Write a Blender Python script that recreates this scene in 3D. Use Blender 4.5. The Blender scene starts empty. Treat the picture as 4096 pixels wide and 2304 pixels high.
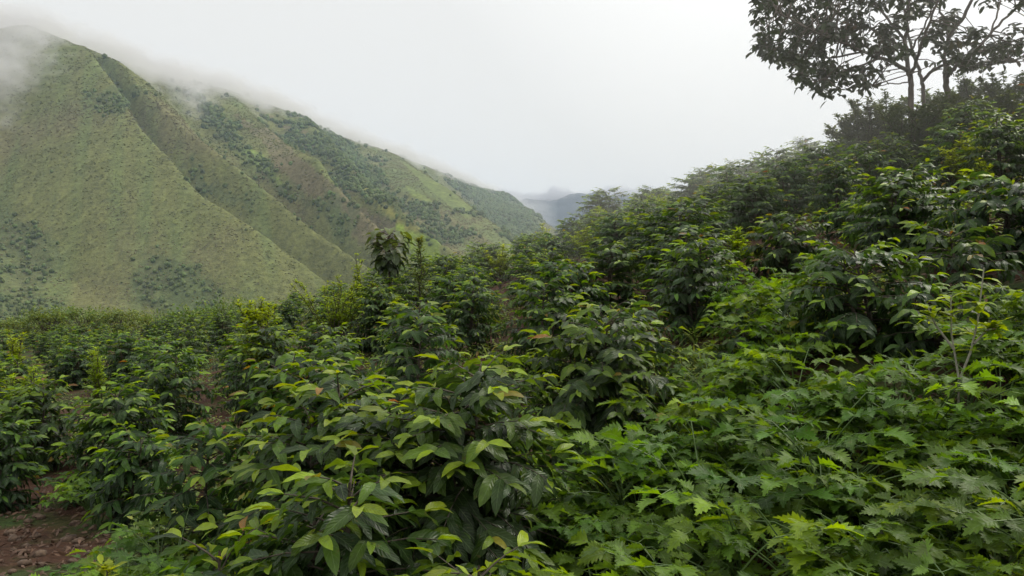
import bpy, math, random
import numpy as np
from mathutils import Vector

C = bpy.context.scene.collection
F = 740.0                      # focal length in pixels of the 1024 x 576 picture
R = math.radians
rng = np.random.default_rng(7)

# ------------------------------------------------------------------ helpers
def mesh_np(name, V, Q, attrs=None, uv=None, mat=None, smooth=True):
    """one mesh from arrays: V (n,3), Q list of face arrays (m,4)/(m,3)"""
    if not isinstance(Q, list): Q = [Q]
    Q = [np.asarray(q, dtype=np.int32) for q in Q if len(q)]
    me = bpy.data.meshes.new(name)
    V = np.asarray(V, dtype=np.float32)
    loops = np.concatenate([q.ravel() for q in Q])
    tot = np.concatenate([np.full(len(q), q.shape[1], np.int32) for q in Q])
    start = np.concatenate([[0], np.cumsum(tot)[:-1]]).astype(np.int32)
    me.vertices.add(len(V)); me.vertices.foreach_set('co', V.ravel())
    me.loops.add(len(loops)); me.loops.foreach_set('vertex_index', loops)
    me.polygons.add(len(tot)); me.polygons.foreach_set('loop_start', start)
    me.update(calc_edges=True)
    me.polygons.foreach_set('use_smooth', np.full(len(tot), smooth))
    for k, a in (attrs or {}).items():
        a = np.asarray(a, dtype=np.float32)
        if a.ndim == 1:
            at = me.attributes.new(k, 'FLOAT', 'POINT'); at.data.foreach_set('value', a)
        else:
            at = me.attributes.new(k, 'FLOAT_COLOR', 'POINT')
            at.data.foreach_set('color', np.c_[a, np.ones(len(a))].astype(np.float32).ravel())
    if uv is not None:
        l = me.uv_layers.new(name='UVMap')
        l.data.foreach_set('uv', np.asarray(uv, np.float32)[loops].ravel())
    if mat: me.materials.append(mat)
    me.validate()
    return me

def obj(name, me, parent=None, loc=None):
    o = bpy.data.objects.new(name, me); C.objects.link(o)
    if parent: o.parent = parent
    if loc is not None: o.location = loc
    return o

def thing(name, label, cat, loc=(0, 0, 0), rz=0, sc=1, group=None):
    o = bpy.data.objects.new(name, None); C.objects.link(o)
    o.empty_display_size = .1
    o.location = loc; o.rotation_euler = (0, 0, rz)
    o.scale = sc if hasattr(sc, '__len__') else (sc, sc, sc)
    o['label'] = label; o['category'] = cat
    if group: o['group'] = group
    return o

def copy_parts(src, dst):
    for ch in src:
        c = bpy.data.objects.new(ch[0], ch[1]); C.objects.link(c); c.parent = dst

class Buf:
    def __init__(s): s.V = []; s.Q = []; s.n = 0; s.A = {}; s.U = []
    def add(s, V, Q, uv=None, **attrs):
        s.V.append(V); s.Q.append(np.asarray(Q) + s.n); s.n += len(V)
        for k, a in attrs.items(): s.A.setdefault(k, []).append(np.broadcast_to(a, len(V)))
        if uv is not None: s.U.append(uv)
    def mesh(s, name, mat, smooth=True):
        q4 = [q for q in s.Q if q.shape[1] == 4]; q3 = [q for q in s.Q if q.shape[1] == 3]
        Q = ([np.concatenate(q4)] if q4 else []) + ([np.concatenate(q3)] if q3 else [])
        return mesh_np(name, np.concatenate(s.V), Q, {k: np.concatenate(a) for k, a in s.A.items()},
                       np.concatenate(s.U) if s.U else None, mat, smooth)

def unit(a): return a / np.maximum(np.linalg.norm(a, axis=-1, keepdims=True), 1e-9)

def tube(buf, pts, rad, sides=6):
    pts = np.asarray(pts, float); rad = np.asarray(rad, float)
    n = len(pts); d = unit(np.gradient(pts, axis=0))
    ref = np.array([0, 0, 1.]) if abs(d[:, 2]).mean() < .8 else np.array([1., 0, 0])
    a = unit(np.cross(d, ref)); b = np.cross(d, a)
    th = np.linspace(0, 2*np.pi, sides, endpoint=False)
    V = pts[:, None] + rad[:, None, None]*(a[:, None]*np.cos(th)[None, :, None] + b[:, None]*np.sin(th)[None, :, None])
    V = V.reshape(-1, 3); i = np.arange(n-1)[:, None]*sides; j = np.arange(sides)[None]; k = (j+1) % sides
    Q = np.stack([i+j, i+k, i+sides+k, i+sides+j], -1).reshape(-1, 4)
    buf.add(V, Q)

def leaf_batch(buf, P, D, N, L, W, droop, age, nseg=5, fold=.28, wave=.10, teeth=False, prof='coffee', rn=rng):
    """many leaves in one go: P base, D direction, N upper side; each bends by droop (radians)"""
    P = np.asarray(P, float); n = len(P)
    if n == 0: return
    D = unit(np.asarray(D, float)); N = np.asarray(N, float)
    N = unit(N - D*(N*D).sum(-1, keepdims=True)); B = np.cross(D, N)
    L = np.broadcast_to(L, n).astype(float); W = np.broadcast_to(W, n).astype(float)
    droop = np.broadcast_to(droop, n).astype(float); age = np.broadcast_to(age, n)
    t = np.linspace(0, 1, nseg+1)
    if teeth:
        w = np.sin(np.pi*np.clip(t, 0, 1)**.58)**1.1
        ii = np.arange(nseg+1); mult = np.where(ii % 2 == 1, 1.12, np.where(ii % 4 == 0, .52, .80)); fwd = np.where(ii % 2 == 1, .085, .01)
        w = w*mult; w[0] = .03; w[-1] = .01; fwd[0] = fwd[-1] = 0
    else:
        if prof == 'coffee': w = (t**.62)*((1-t)**.78)*1.98
        elif prof == 'oval': w = (t**.55)*((1-t)**.5)*1.95
        else: w = (t**.35)*((1-t)**.75)*1.85      # heart
        w[0] = .05; w[-1] = .015; fwd = np.zeros(nseg+1)
    th = droop[:, None]*t[None]
    dj = D[:, None]*np.cos(th)[..., None] - N[:, None]*np.sin(th)[..., None]
    nj = N[:, None]*np.cos(th)[..., None] + D[:, None]*np.sin(th)[..., None]
    seg = dj[:, :-1]*(L/nseg)[:, None, None]
    Cn = P[:, None] + np.concatenate([np.zeros((n, 1, 3)), np.cumsum(seg, 1)], 1)
    ph = rn.uniform(0, 6.28, (n, 1)); fr = rn.uniform(9, 13, (n, 1))
    ww = w[None]*W[:, None]*.5
    f = fold*rn.uniform(.4, 1.4, (n, 1))
    wv = wave*np.sin(fr*t[None]+ph); wv2 = wave*np.sin(fr*t[None]+ph+1.7)
    fw = (fwd[None]*L[:, None])[..., None]*dj
    Lm = Cn + fw - B[:, None]*(ww*np.cos(f))[..., None] + nj*(ww*(np.sin(f)+wv*2))[..., None]
    Rm = Cn + fw + B[:, None]*(ww*np.cos(f))[..., None] + nj*(ww*(np.sin(f)+wv2*2))[..., None]
    V = np.stack([Lm, Cn, Rm], 2).reshape(-1, 3)
    base = (np.arange(n)*(nseg+1)*3)[:, None, None]
    j = (np.arange(nseg)*3)[None, :, None]; q = np.array([[0, 1, 4, 3], [1, 2, 5, 4]])
    Q = (base[..., None] + j[..., None] + q[None, None]).reshape(-1, 4)
    uv = np.stack([np.broadcast_to([0, .5, 1], (n, nseg+1, 3)), np.broadcast_to(t[None, :, None], (n, nseg+1, 3))], -1).reshape(-1, 2)
    buf.add(V, Q, uv, age=np.repeat(age, (nseg+1)*3), rnd=np.repeat(rn.uniform(0, 1, n), (nseg+1)*3))

# numpy value noise
_h = np.random.default_rng(3).uniform(0, 1, (256, 256))
def vnoise(x, y):
    xi = np.floor(x).astype(int); yi = np.floor(y).astype(int); fx = x-xi; fy = y-yi
    fx = fx*fx*(3-2*fx); fy = fy*fy*(3-2*fy); g = lambda a, b: _h[a % 256, b % 256]
    return (g(xi, yi)*(1-fx)+g(xi+1, yi)*fx)*(1-fy) + (g(xi, yi+1)*(1-fx)+g(xi+1, yi+1)*fx)*fy
def fbm(x, y, o=4):
    r = 0; a = .5
    for i in range(o): r = r + a*vnoise(x*2**i+17.3*i, y*2**i+5.1*i); a *= .5
    return r/(1-.5**o)
def sstep(a, b, x):
    x = np.clip((x-a)/(b-a), 0, 1); return x*x*(3-2*x)
def in_poly(px, py, poly):
    px = np.asarray(px, float); py = np.asarray(py, float); r = np.zeros(px.shape, bool); n = len(poly)
    for i in range(n):
        x1, y1 = poly[i]; x2, y2 = poly[(i+1) % n]
        c = (y1 > py) != (y2 > py)
        r ^= c & (px < (x2-x1)*(py-y1)/((y2-y1) if y2 != y1 else 1e-9)+x1)
    return r
def proj(x, y, z): return 512+F*x/np.maximum(y, .01), 288-F*z/np.maximum(y, .01)

# ------------------------------------------------------------------ materials
def nodes(name):
    m = bpy.data.materials.new(name); m.use_nodes = True
    nt = m.node_tree; nt.nodes.clear()
    out = nt.nodes.new('ShaderNodeOutputMaterial')
    return m, nt, out
def N_(nt, typ, **kw):
    n = nt.nodes.new(typ)
    for k, v in kw.items():
        if k in n.inputs.keys() if isinstance(k, str) else False: n.inputs[k].default_value = v
        else: setattr(n, k, v)
    return n
def ramp(nt, stops):
    r = nt.nodes.new('ShaderNodeValToRGB'); e = r.color_ramp.elements
    e.remove(e[1]); e[0].position = stops[0][0]; e[0].color = (*stops[0][1], 1)
    for p, c in stops[1:]: q = e.new(p); q.color = (*c, 1)
    return r
def mixc(nt, fac, a, b, mode='MIX'):
    m = nt.nodes.new('ShaderNodeMix'); m.data_type = 'RGBA'; m.blend_type = mode
    for s, v in ((0, fac), (6, a), (7, b)):
        if hasattr(v, 'is_linked') or hasattr(v, 'links'): nt.links.new(v, m.inputs[s])
        elif s == 0: m.inputs[0].default_value = v
        else: m.inputs[s].default_value = (*v, 1)
    return m.outputs[2]

def leaf_mat(name, stops, rough=.4, spec=.5, trans=.28, under=(.10, .16, .06), vein=.35, transcol=1.7):
    m, nt, out = nodes(name); L = nt.links.new
    at = N_(nt, 'ShaderNodeAttribute', attribute_name='age')
    rd = N_(nt, 'ShaderNodeAttribute', attribute_name='rnd')
    oi = nt.nodes.new('ShaderNodeObjectInfo')
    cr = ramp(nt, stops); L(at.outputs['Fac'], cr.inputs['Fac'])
    mr = nt.nodes.new('ShaderNodeMapRange'); mr.inputs[3].default_value = .6; mr.inputs[4].default_value = 1.4
    L(rd.outputs['Fac'], mr.inputs[0])
    mo = nt.nodes.new('ShaderNodeMapRange'); mo.inputs[3].default_value = .470; mo.inputs[4].default_value = .500
    L(oi.outputs['Random'], mo.inputs[0])
    hs = nt.nodes.new('ShaderNodeHueSaturation')
    L(mo.outputs[0], hs.inputs['Hue']); L(mr.outputs[0], hs.inputs['Value']); L(cr.outputs[0], hs.inputs['Color'])
    # midrib and side veins: paler lines that belong to the leaf
    uv = nt.nodes.new('ShaderNodeUVMap'); sp = nt.nodes.new('ShaderNodeSeparateXYZ'); L(uv.outputs[0], sp.inputs[0])
    def math_(op, a, b=None, c=None):
        n = nt.nodes.new('ShaderNodeMath'); n.operation = op
        for i, v in enumerate((a, b, c)):
            if v is None: continue
            if hasattr(v, 'links'): L(v, n.inputs[i])
            else: n.inputs[i].default_value = v
        return n.outputs[0]
    ax = math_('ABSOLUTE', math_('SUBTRACT', sp.outputs[0], .5))
    mid = math_('LESS_THAN', ax, .035)
    ph = math_('MULTIPLY', math_('SUBTRACT', sp.outputs[1], math_('MULTIPLY', ax, .45)), 50.)
    sv = math_('SINE', ph)
    line = math_('MULTIPLY', math_('GREATER_THAN', sv, .86), .35)
    vv = math_('MULTIPLY', math_('MAXIMUM', mid, line), vein)
    col = mixc(nt, vv, hs.outputs[0], (.16, .24, .09))
    tco = nt.nodes.new('ShaderNodeTexCoord'); nz = nt.nodes.new('ShaderNodeTexNoise'); nz.inputs['Scale'].default_value = 38; nz.inputs['Detail'].default_value = 3
    L(tco.outputs['Object'], nz.inputs['Vector'])
    sp_ = ramp(nt, [(.66, (0, 0, 0)), (.72, (.6, .6, .6))]); L(nz.outputs[0], sp_.inputs[0]); col = mixc(nt, sp_.outputs[0], col, (.11, .085, .03))
    lt_ = ramp(nt, [(.3, (.82, .82, .82)), (.65, (1.15, 1.15, 1.15))]); L(nz.outputs[0], lt_.inputs[0]); col = mixc(nt, 1., col, lt_.outputs[0], 'MULTIPLY')
    geo = nt.nodes.new('ShaderNodeNewGeometry')
    bf = math_('MULTIPLY', geo.outputs['Backfacing'], .55)
    col2 = mixc(nt, bf, col, under)
    bs = nt.nodes.new('ShaderNodeBsdfPrincipled')
    L(col2, bs.inputs['Base Color']); bs.inputs['Roughness'].default_value = rough
    bs.inputs['Specular IOR Level'].default_value = spec
    bp = nt.nodes.new('ShaderNodeBump'); bp.inputs['Strength'].default_value = .25; bp.inputs['Distance'].default_value = .002
    L(sv, bp.inputs['Height']); L(bp.outputs[0], bs.inputs['Normal'])
    tr = nt.nodes.new('ShaderNodeBsdfTranslucent')
    tc = nt.nodes.new('ShaderNodeHueSaturation'); tc.inputs['Hue'].default_value = .485; tc.inputs['Saturation'].default_value = 1.1
    tc.inputs['Value'].default_value = transcol; L(col, tc.inputs['Color']); L(tc.outputs[0], tr.inputs[0])
    ms = nt.nodes.new('ShaderNodeMixShader'); ms.inputs[0].default_value = trans
    L(bs.outputs[0], ms.inputs[1]); L(tr.outputs[0], ms.inputs[2]); L(ms.outputs[0], out.inputs[0])
    return m

def noisy_mat(name, c1, c2, scale, rough=.9, bump=.3, c3=None, detail=6):
    m, nt, out = nodes(name); L = nt.links.new
    tc = nt.nodes.new('ShaderNodeTexCoord'); nz = nt.nodes.new('ShaderNodeTexNoise')
    nz.inputs['Scale'].default_value = scale; nz.inputs['Detail'].default_value = detail
    L(tc.outputs['Object'], nz.inputs['Vector'])
    st = [(.3, c1), (.7, c2)] if c3 is None else [(.28, c1), (.5, c2), (.72, c3)]
    cr = ramp(nt, st); L(nz.outputs[0], cr.inputs[0])
    bs = nt.nodes.new('ShaderNodeBsdfPrincipled'); L(cr.outputs[0], bs.inputs['Base Color'])
    bs.inputs['Roughness'].default_value = rough
    bp = nt.nodes.new('ShaderNodeBump'); bp.inputs['Strength'].default_value = bump; bp.inputs['Distance'].default_value = .03
    L(nz.outputs[0], bp.inputs['Height']); L(bp.outputs[0], bs.inputs['Normal']); L(bs.outputs[0], out.inputs[0])
    return m

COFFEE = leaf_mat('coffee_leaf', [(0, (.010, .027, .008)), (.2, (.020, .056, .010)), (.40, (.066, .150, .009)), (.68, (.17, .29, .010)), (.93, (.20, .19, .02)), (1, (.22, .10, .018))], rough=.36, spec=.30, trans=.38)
HERB = leaf_mat('herb_leaf', [(0, (.053, .126, .016)), (.5, (.082, .176, .013)), (.85, (.14, .255, .011)), (1, (.30, .22, .02))], rough=.48, spec=.30, trans=.44, under=(.12, .20, .09))
SHRUB = leaf_mat('shrub_leaf', [(0, (.08, .145, .012)), (.5, (.16, .26, .015)), (1, (.26, .36, .025))], rough=.5, spec=.25, trans=.42, vein=.1)
DARKSHRUB = leaf_mat('dark_shrub_leaf', [(0, (.02, .046, .011)), (.6, (.058, .105, .016)), (1, (.12, .16, .025))], rough=.5, trans=.25, vein=.1)
TREELEAF = leaf_mat('tree_leaf', [(0, (.018, .026, .014)), (.8, (.035, .045, .02)), (1, (.09, .055, .025))], rough=.5, spec=.35, trans=.10, vein=.2)
BIGLEAF = leaf_mat('big_leaf', [(0, (.025, .05, .018)), (.6, (.05, .09, .022)), (1, (.10, .16, .02))], rough=.45, trans=.25, vein=.5)
WEED = leaf_mat('weed_leaf', [(0, (.05, .11, .016)), (.7, (.11, .19, .022)), (1, (.18, .21, .035))], rough=.55, trans=.3, vein=.1)
BARK = noisy_mat('bark', (.035, .026, .018), (.10, .08, .06), 14, bump=.5)
TREEBARK = noisy_mat('tree_bark', (.07, .055, .045), (.17, .14, .12), 6, bump=.5)
PALEBARK = noisy_mat('pale_bark', (.16, .15, .11), (.30, .29, .24), 30, bump=.3)
STALK = noisy_mat('green_stalk', (.05, .10, .02), (.10, .16, .04), 8, rough=.5, bump=.1)
BERRY = noisy_mat('green_berry', (.022, .045, .012), (.045, .075, .018), 20, rough=.35, bump=.05)
REDBERRY = noisy_mat('ripe_berry', (.18, .035, .012), (.28, .09, .02), 20, rough=.35, bump=.05)
LITTER = noisy_mat('dead_leaf', (.050, .026, .016), (.13, .072, .042), 5, rough=.8, bump=.2)
PETAL = noisy_mat('white_petal', (.7, .68, .6), (.8, .79, .74), 9, rough=.6, bump=.1)

# ------------------------------------------------------------------ the near hillside
SKY_T = np.array([  # column, skyline of the bushes, distance of that skyline
 (-600, 345, 42), (-300, 335, 42), (0, 328, 42), (100, 323, 40), (200, 311, 36), (290, 296, 31), (330, 284, 28), (365, 269, 26), (440, 252, 25),
 (500, 241, 25), (540, 231, 25), (575, 215, 25), (640, 190, 25), (700, 172, 24), (760, 150, 22), (800, 138, 20), (850, 124, 18), (920, 112, 16),
 (960, 100, 15), (1024, 82, 13.5), (1300, 10, 12), (1600, -60, 12)], float)
GA, GP = -1.75, 1.1
_s = ((288-SKY_T[:, 1])/F*SKY_T[:, 2] - GA - GP)/SKY_T[:, 2]
def slope_u(px):
    r = 0
    for d, w in ((-40, .2), (-20, .2), (0, .2), (20, .2), (40, .2)): r = r + w*np.interp(px+d, SKY_T[:, 0], _s)
    return r
def ground_z(x, y):
    x = np.asarray(x, float); y = np.asarray(y, float)
    yc = np.maximum(y, .6); u = x/yc; uc = np.clip(u, -1.4, 1.4); px = 512+F*uc
    s = slope_u(px); D = np.interp(px, SKY_T[:, 0], SKY_T[:, 2])
    side = x - uc*yc
    h = GA + s*yc + side*np.where(side > 0, .3, .08) - .1*(yc-y)
    over = np.maximum(np.hypot(yc, x*.5)-np.hypot(D, uc*D*.5)-1, 0)
    soft = np.interp(px, [250, 420], [32, 8]); h = h - (s+.42)*(over - soft*(1-np.exp(-over/soft)))
    h = h + .10*(fbm(x*.6, y*.6, 3)-.5)*2 + .04*(fbm(x*2.5+9, y*2.5, 3)-.5)
    return np.maximum(h, -190 + .03*np.hypot(x, y)*0)

def axis(a, b, d0, g):
    p = [0.]; d = d0
    while p[-1] < b: p.append(p[-1]+d); d = d0 + g*p[-1]
    n = [0.]; d = d0
    while n[-1] > a: n.append(n[-1]-d); d = d0 + g*abs(n[-1])
    return np.array(sorted(set(n+p)))
gx = axis(-7000, 9000, .12, .03); gy = axis(-400, 9500, .12, .022)
X, Y = np.meshgrid(gx, gy); Z = ground_z(X, Y)
def grid_faces(ny, nx):
    i = np.arange(ny-1)[:, None]*nx; j = np.arange(nx-1)[None]
    return np.stack([i+j, i+j+1, i+nx+j+1, i+nx+j], -1).reshape(-1, 4)

def ground_material():
    m, nt, out = nodes('soil'); L = nt.links.new
    tc = nt.nodes.new('ShaderNodeTexCoord')
    n1 = N_(nt, 'ShaderNodeTexNoise'); n1.inputs['Scale'].default_value = .9; n1.inputs['Detail'].default_value = 6
    n2 = N_(nt, 'ShaderNodeTexNoise'); n2.inputs['Scale'].default_value = 22; n2.inputs['Detail'].default_value = 8; n2.inputs['Roughness'].default_value = .7
    for n in (n1, n2): L(tc.outputs['Object'], n.inputs['Vector'])
    soil = ramp(nt, [(.25, (.020, .012, .007)), (.5, (.060, .029, .017)), (.75, (.115, .058, .035))]); L(n2.outputs[0], soil.inputs[0])
    moss = ramp(nt, [(.3, (.022, .040, .010)), (.7, (.055, .085, .02))]); L(n2.outputs[0], moss.inputs[0])
    k = ramp(nt, [(.50, (0, 0, 0)), (.62, (1, 1, 1))]); L(n1.outputs[0], k.inputs[0])
    col = mixc(nt, k.outputs[0], soil.outputs[0], moss.outputs[0])
    bs = nt.nodes.new('ShaderNodeBsdfPrincipled'); L(col, bs.inputs['Base Color']); bs.inputs['Roughness'].default_value = .95
    bs.inputs['Specular IOR Level'].default_value = .2
    bp = nt.nodes.new('ShaderNodeBump'); bp.inputs['Strength'].default_value = .9; bp.inputs['Distance'].default_value = .04
    L(n2.outputs[0], bp.inputs['Height']); L(bp.outputs[0], bs.inputs['Normal']); L(bs.outputs[0], out.inputs[0])
    return m
g = obj('ground', mesh_np('ground', np.stack([X, Y, Z], -1).reshape(-1, 3), grid_faces(*X.shape), mat=ground_material()))
g['kind'] = 'structure'

def at_px(px, y):                                    # column and distance -> a point on the ground
    x = (px-512)/F*y; return np.array([x, y, float(ground_z(x, y))])

# ------------------------------------------------------------------ the mountain range across the valley
R0 = np.array([-1370., 1980.]); DV = np.array([.409, .912]); NV = np.array([.912, -.409])
MS = .458; C0 = R0 @ NV
def ridge_s(px):
    u = (px-512)/F
    return (R0[0]-u*R0[1])/(u*DV[1]-DV[0])
RP = [(-200, 60), (-60, 40), (0, 27), (25, 24), (60, 40), (100, 57), (140, 68), (175, 78), (215, 86), (256, 99), (300, 121), (350, 140), (380, 150), (400, 156), (440, 172), (475, 188), (500, 192)]
_rs = [ridge_s(p) for p, _ in RP]; _rh = [(288-q)/F*(R0[1]+s*DV[1]) for (p, q), s in zip(RP, _rs)]
_rs += [_rs[-1]+250, _rs[-1]+700, _rs[-1]+2500]; _rh += [_rh[-1]-60, _rh[-1]-330, _rh[-1]-700]
def HR(s): return np.interp(s, _rs, _rh)
def px_to_st(px, py):
    u = (px-512)/F; v = (288-py)/F; H = 690.
    for _ in range(12):
        Yd = (H+MS*C0)/(v+MS*(u*NV[0]+NV[1])); P = np.array([u*Yd, Yd])-R0
        s = P @ DV; t = P @ NV; H = .5*H+.5*float(HR(s))
    return s, t
LINES = [  # (picture line, height against the plain slope): crests and gullies, nearest first
 ([(-150, 120), (-120, 220), (-90, 310)], 0), ([(-20, 150), (0, 230), (30, 305)], -120),
 ([(95, 70), (140, 135), (172, 165), (200, 205), (250, 240), (295, 272)], 8), ([(130, 100), (165, 145), (200, 180), (245, 220), (320, 268)], -45),
 ([(130, 92), (205, 148), (250, 184), (300, 225), (352, 265)], 6), ([(182, 88), (218, 122), (258, 158), (302, 200), (340, 238), (362, 260)], -105),
 ([(232, 96), (256, 124), (291, 150), (325, 177), (344, 196), (358, 209)], 0), ([(275, 118), (328, 166), (352, 194), (362, 220)], -70),
 ([(322, 140), (350, 170), (381, 196), (403, 215), (419, 228)], 0), ([(350, 146), (370, 165), (399, 200), (412, 217), (428, 231)], -95),
 ([(384, 151), (403, 163), (432, 185), (462, 204), (485, 222), (506, 237)], 5), ([(420, 165), (446, 184), (480, 210), (510, 232)], -150),
 ([(492, 189), (505, 195), (521, 206), (549, 228)], 0)]
_L = []
for line, a in LINES:
    st = np.array([px_to_st(*p) for p in line]); st = st[np.argsort(st[:, 1])]
    _L.append((st, a))
def line_s(st, t):
    s = np.interp(t, st[:, 1], st[:, 0])
    k0 = (st[1, 0]-st[0, 0])/(st[1, 1]-st[0, 1]+1e-6); k1 = (st[-1, 0]-st[-2, 0])/(st[-1, 1]-st[-2, 1]+1e-6)
    k0 = np.clip(k0, -1.2, .3); k1 = np.clip(k1, -1.2, .3)
    return s + np.minimum(t-st[0, 1], 0)*k0 + np.maximum(t-st[-1, 1], 0)*k1
def mountain_z(s, t, fine=True):
    s = np.asarray(s, float); t = np.asarray(t, float)
    jit = (fbm(s/420, t/420, 3)-.5)*35*sstep(0, 300, t)
    sj = s + jit
    knots = [line_s(st, t) for st, _ in _L]; val = [a for _, a in _L]
    for i in range(1, len(knots)): knots[i] = np.maximum(knots[i], knots[i-1]+25)
    rel = np.zeros_like(sj)
    rel = np.where(sj < knots[0], 0, rel)
    for i in range(len(knots)-1):
        m = (sj >= knots[i]) & (sj < knots[i+1])
        f = np.clip((sj-knots[i])/(knots[i+1]-knots[i]), 0, 1)
        f = .35*f + .65*f*f*(3-2*f)
        rel = np.where(m, val[i]*(1-f)+val[i+1]*f, rel)
    e = np.maximum(sj-knots[-1], 0); rel = np.where(sj >= knots[-1], -e*.75, rel)
    tt = np.where(t > 0, np.sqrt(np.maximum(t, 0)**2+30**2)-30, .9*(np.sqrt(np.minimum(t, 0)**2+30**2)-30))
    h = HR(s) - MS*tt + rel*sstep(-20, 420, t)
    h = h + sstep(0, 250, np.abs(t)+80)*((fbm((s+.8*t)/170, t/1100, 3)-.5)*20 - np.abs(fbm((s+.8*t)/80+40, t/800, 2)-.5)*17)
    if fine: h = h + (fbm(s/14, t/14, 2)-.5)*2.0
    return h
def st_world(s, t):
    return R0[0]+s*DV[0]+t*NV[0], R0[1]+s*DV[1]+t*NV[1]
ms_ = np.concatenate([np.arange(-1100, 900, 7.), np.arange(900, 2600, 9.), np.arange(2600, 5200, 14.)]); mt_ = np.arange(-500, 1960, 7.)
S, T = np.meshgrid(ms_, mt_); MZ = mountain_z(S, T); MX, MY = st_world(S, T)
px, py = proj(MX, MY, MZ)
FOREST = [[(-40, 205), (20, 208), (48, 225), (62, 262), (55, 300), (70, 330), (-40, 330)], [(132, 272), (160, 246), (205, 250), (235, 285), (225, 310), (130, 310)],
 [(298, 206), (330, 203), (345, 222), (352, 240), (340, 246), (318, 226)], [(180, 88), (200, 92), (262, 165), (300, 205), (285, 200), (240, 160), (215, 128)],
 [(256, 104), (300, 126), (350, 148), (400, 190), (420, 226), (408, 222), (370, 190), (330, 165), (290, 130)], [(325, 164), (345, 178), (360, 205), (362, 235), (350, 235), (348, 200)],
 [(440, 176), (500, 194), (545, 228), (510, 240), (470, 208)], [(400, 205), (430, 215), (470, 245), (430, 245)], [(60, 88), (110, 82), (150, 95), (120, 108), (90, 100)], [(90, 90), (115, 96), (120, 106), (95, 104)],
 [(180, 145), (215, 175), (255, 205), (248, 210), (205, 185)]]
fw_ = np.zeros(S.shape)
for p in FOREST: fw_ = np.maximum(fw_, in_poly(px+(fbm(S/110, T/110, 4)-.5)*60, py+(fbm(S/110+9, T/110, 4)-.5)*50, p))
n1 = fbm(S/230, T/330, 4); n2 = fbm(S/45, T/45, 3); n3 = fbm(S/12, T/12, 2)
def lerp(a, b, f): return a*(1-f[..., None])+np.asarray(b)*f[..., None]
col = np.broadcast_to(np.array([.142, .150, .050]), S.shape+(3,)).copy()
col = lerp(col, (.16, .132, .068), sstep(.50, .72, n1)*.5)           # dry brownish scrub
col = lerp(col, (.125, .165, .055), sstep(.40, .75, fbm((S+.8*T)/40, T/260, 3))*.6)
BROWN = [[(232, 118), (262, 128), (330, 180), (352, 205), (355, 232), (330, 205), (290, 180), (262, 150)], [(350, 205), (400, 225), (425, 240), (380, 250), (350, 240)], [(256, 110), (310, 135), (340, 165), (300, 145)]]
for p in BROWN: col = lerp(col, (.17, .125, .085), in_poly(px+(n2-.5)*40+(n1-.5)*30, py+(n2-.5)*30, p)*.55)
YEL = [([(352, 173), (385, 202), (420, 232), (408, 232), (372, 200), (352, 180)], (.24, .23, .06), .9), ([(243, 148), (262, 153), (280, 180), (283, 188), (262, 170), (248, 158)], (.18, .25, .045), .75),
       ([(400, 160), (450, 190), (480, 215), (465, 218), (430, 190)], (.15, .19, .055), .8), ([(405, 185), (440, 205), (440, 210), (410, 195)], (.19, .24, .05), .6), ([(395, 222), (438, 240), (440, 262), (415, 262), (396, 235)], (.23, .32, .04), .9)]
for p, c, k in YEL: col = lerp(col, c, in_poly(px+(n2-.5)*8, py+(n2-.5)*8, p)*k*(.7+.3*sstep(.3, .6, n3)))
col = lerp(col, (.09, .12, .05), fw_*.5)
col = col*(.75+.5*n3)[..., None]

def mountain_material():
    m, nt, out = nodes('mountain_scrub'); L = nt.links.new
    at = N_(nt, 'ShaderNodeAttribute', attribute_name='cover')
    tc = nt.nodes.new('ShaderNodeTexCoord'); n = N_(nt, 'ShaderNodeTexNoise'); n.inputs['Scale'].default_value = .11; n.inputs['Detail'].default_value = 5
    n.inputs['Roughness'].default_value = .65
    L(tc.outputs['Object'], n.inputs['Vector'])
    cr = ramp(nt, [(.3, (.62, .62, .62)), (.7, (1.3, 1.3, 1.3))]); L(n.outputs[0], cr.inputs[0])
    c = mixc(nt, 1., at.outputs['Color'], cr.outputs[0], 'MULTIPLY')
    bs = nt.nodes.new('ShaderNodeBsdfPrincipled'); L(c, bs.inputs['Base Color']); bs.inputs['Roughness'].default_value = 1; bs.inputs['Specular IOR Level'].default_value = .1
    bp = nt.nodes.new('ShaderNodeBump'); bp.inputs['Strength'].default_value = .6; bp.inputs['Distance'].default_value = 5.
    L(n.outputs[0], bp.inputs['Height']); L(bp.outputs[0], bs.inputs['Normal']); L(bs.outputs[0], out.inputs[0])
    return m
m = obj('mountain', mesh_np('mountain', np.stack([MX, MY, MZ], -1).reshape(-1, 3), grid_faces(*S.shape)[:, ::-1], {'cover': col.reshape(-1, 3)}, mat=mountain_material()))
m['kind'] = 'structure'

def ico(sub):
    import bmesh
    b = bmesh.new(); bmesh.ops.create_icosphere(b, subdivisions=sub, radius=1); b.verts.ensure_lookup_table()
    V = np.array([v.co[:] for v in b.verts]); Q = np.array([[v.index for v in f.verts] for f in b.faces]); b.free(); return V, Q
def blobs(P, rad, sub, flat, mat, name, colr, rough=.3):
    """many rough crowns (one far-off mass): P centres, rad radii"""
    V0, Q0 = ico(sub); n = len(P); k = len(V0)
    j = 1 + rough*(rng.uniform(-1, 1, (n, k))); sc = np.stack([np.ones(n), np.ones(n), rng.uniform(.8, 1.2, n)*flat], -1)
    V = P[:, None] + V0[None]*(rad[:, None]*j)[..., None]*sc[:, None]
    Q = (Q0[None] + (np.arange(n)*k)[:, None, None]).reshape(-1, 3)
    return mesh_np(name, V.reshape(-1, 3), Q, {'cover': np.repeat(colr, k, 0)}, mat=mat, smooth=False)
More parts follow.
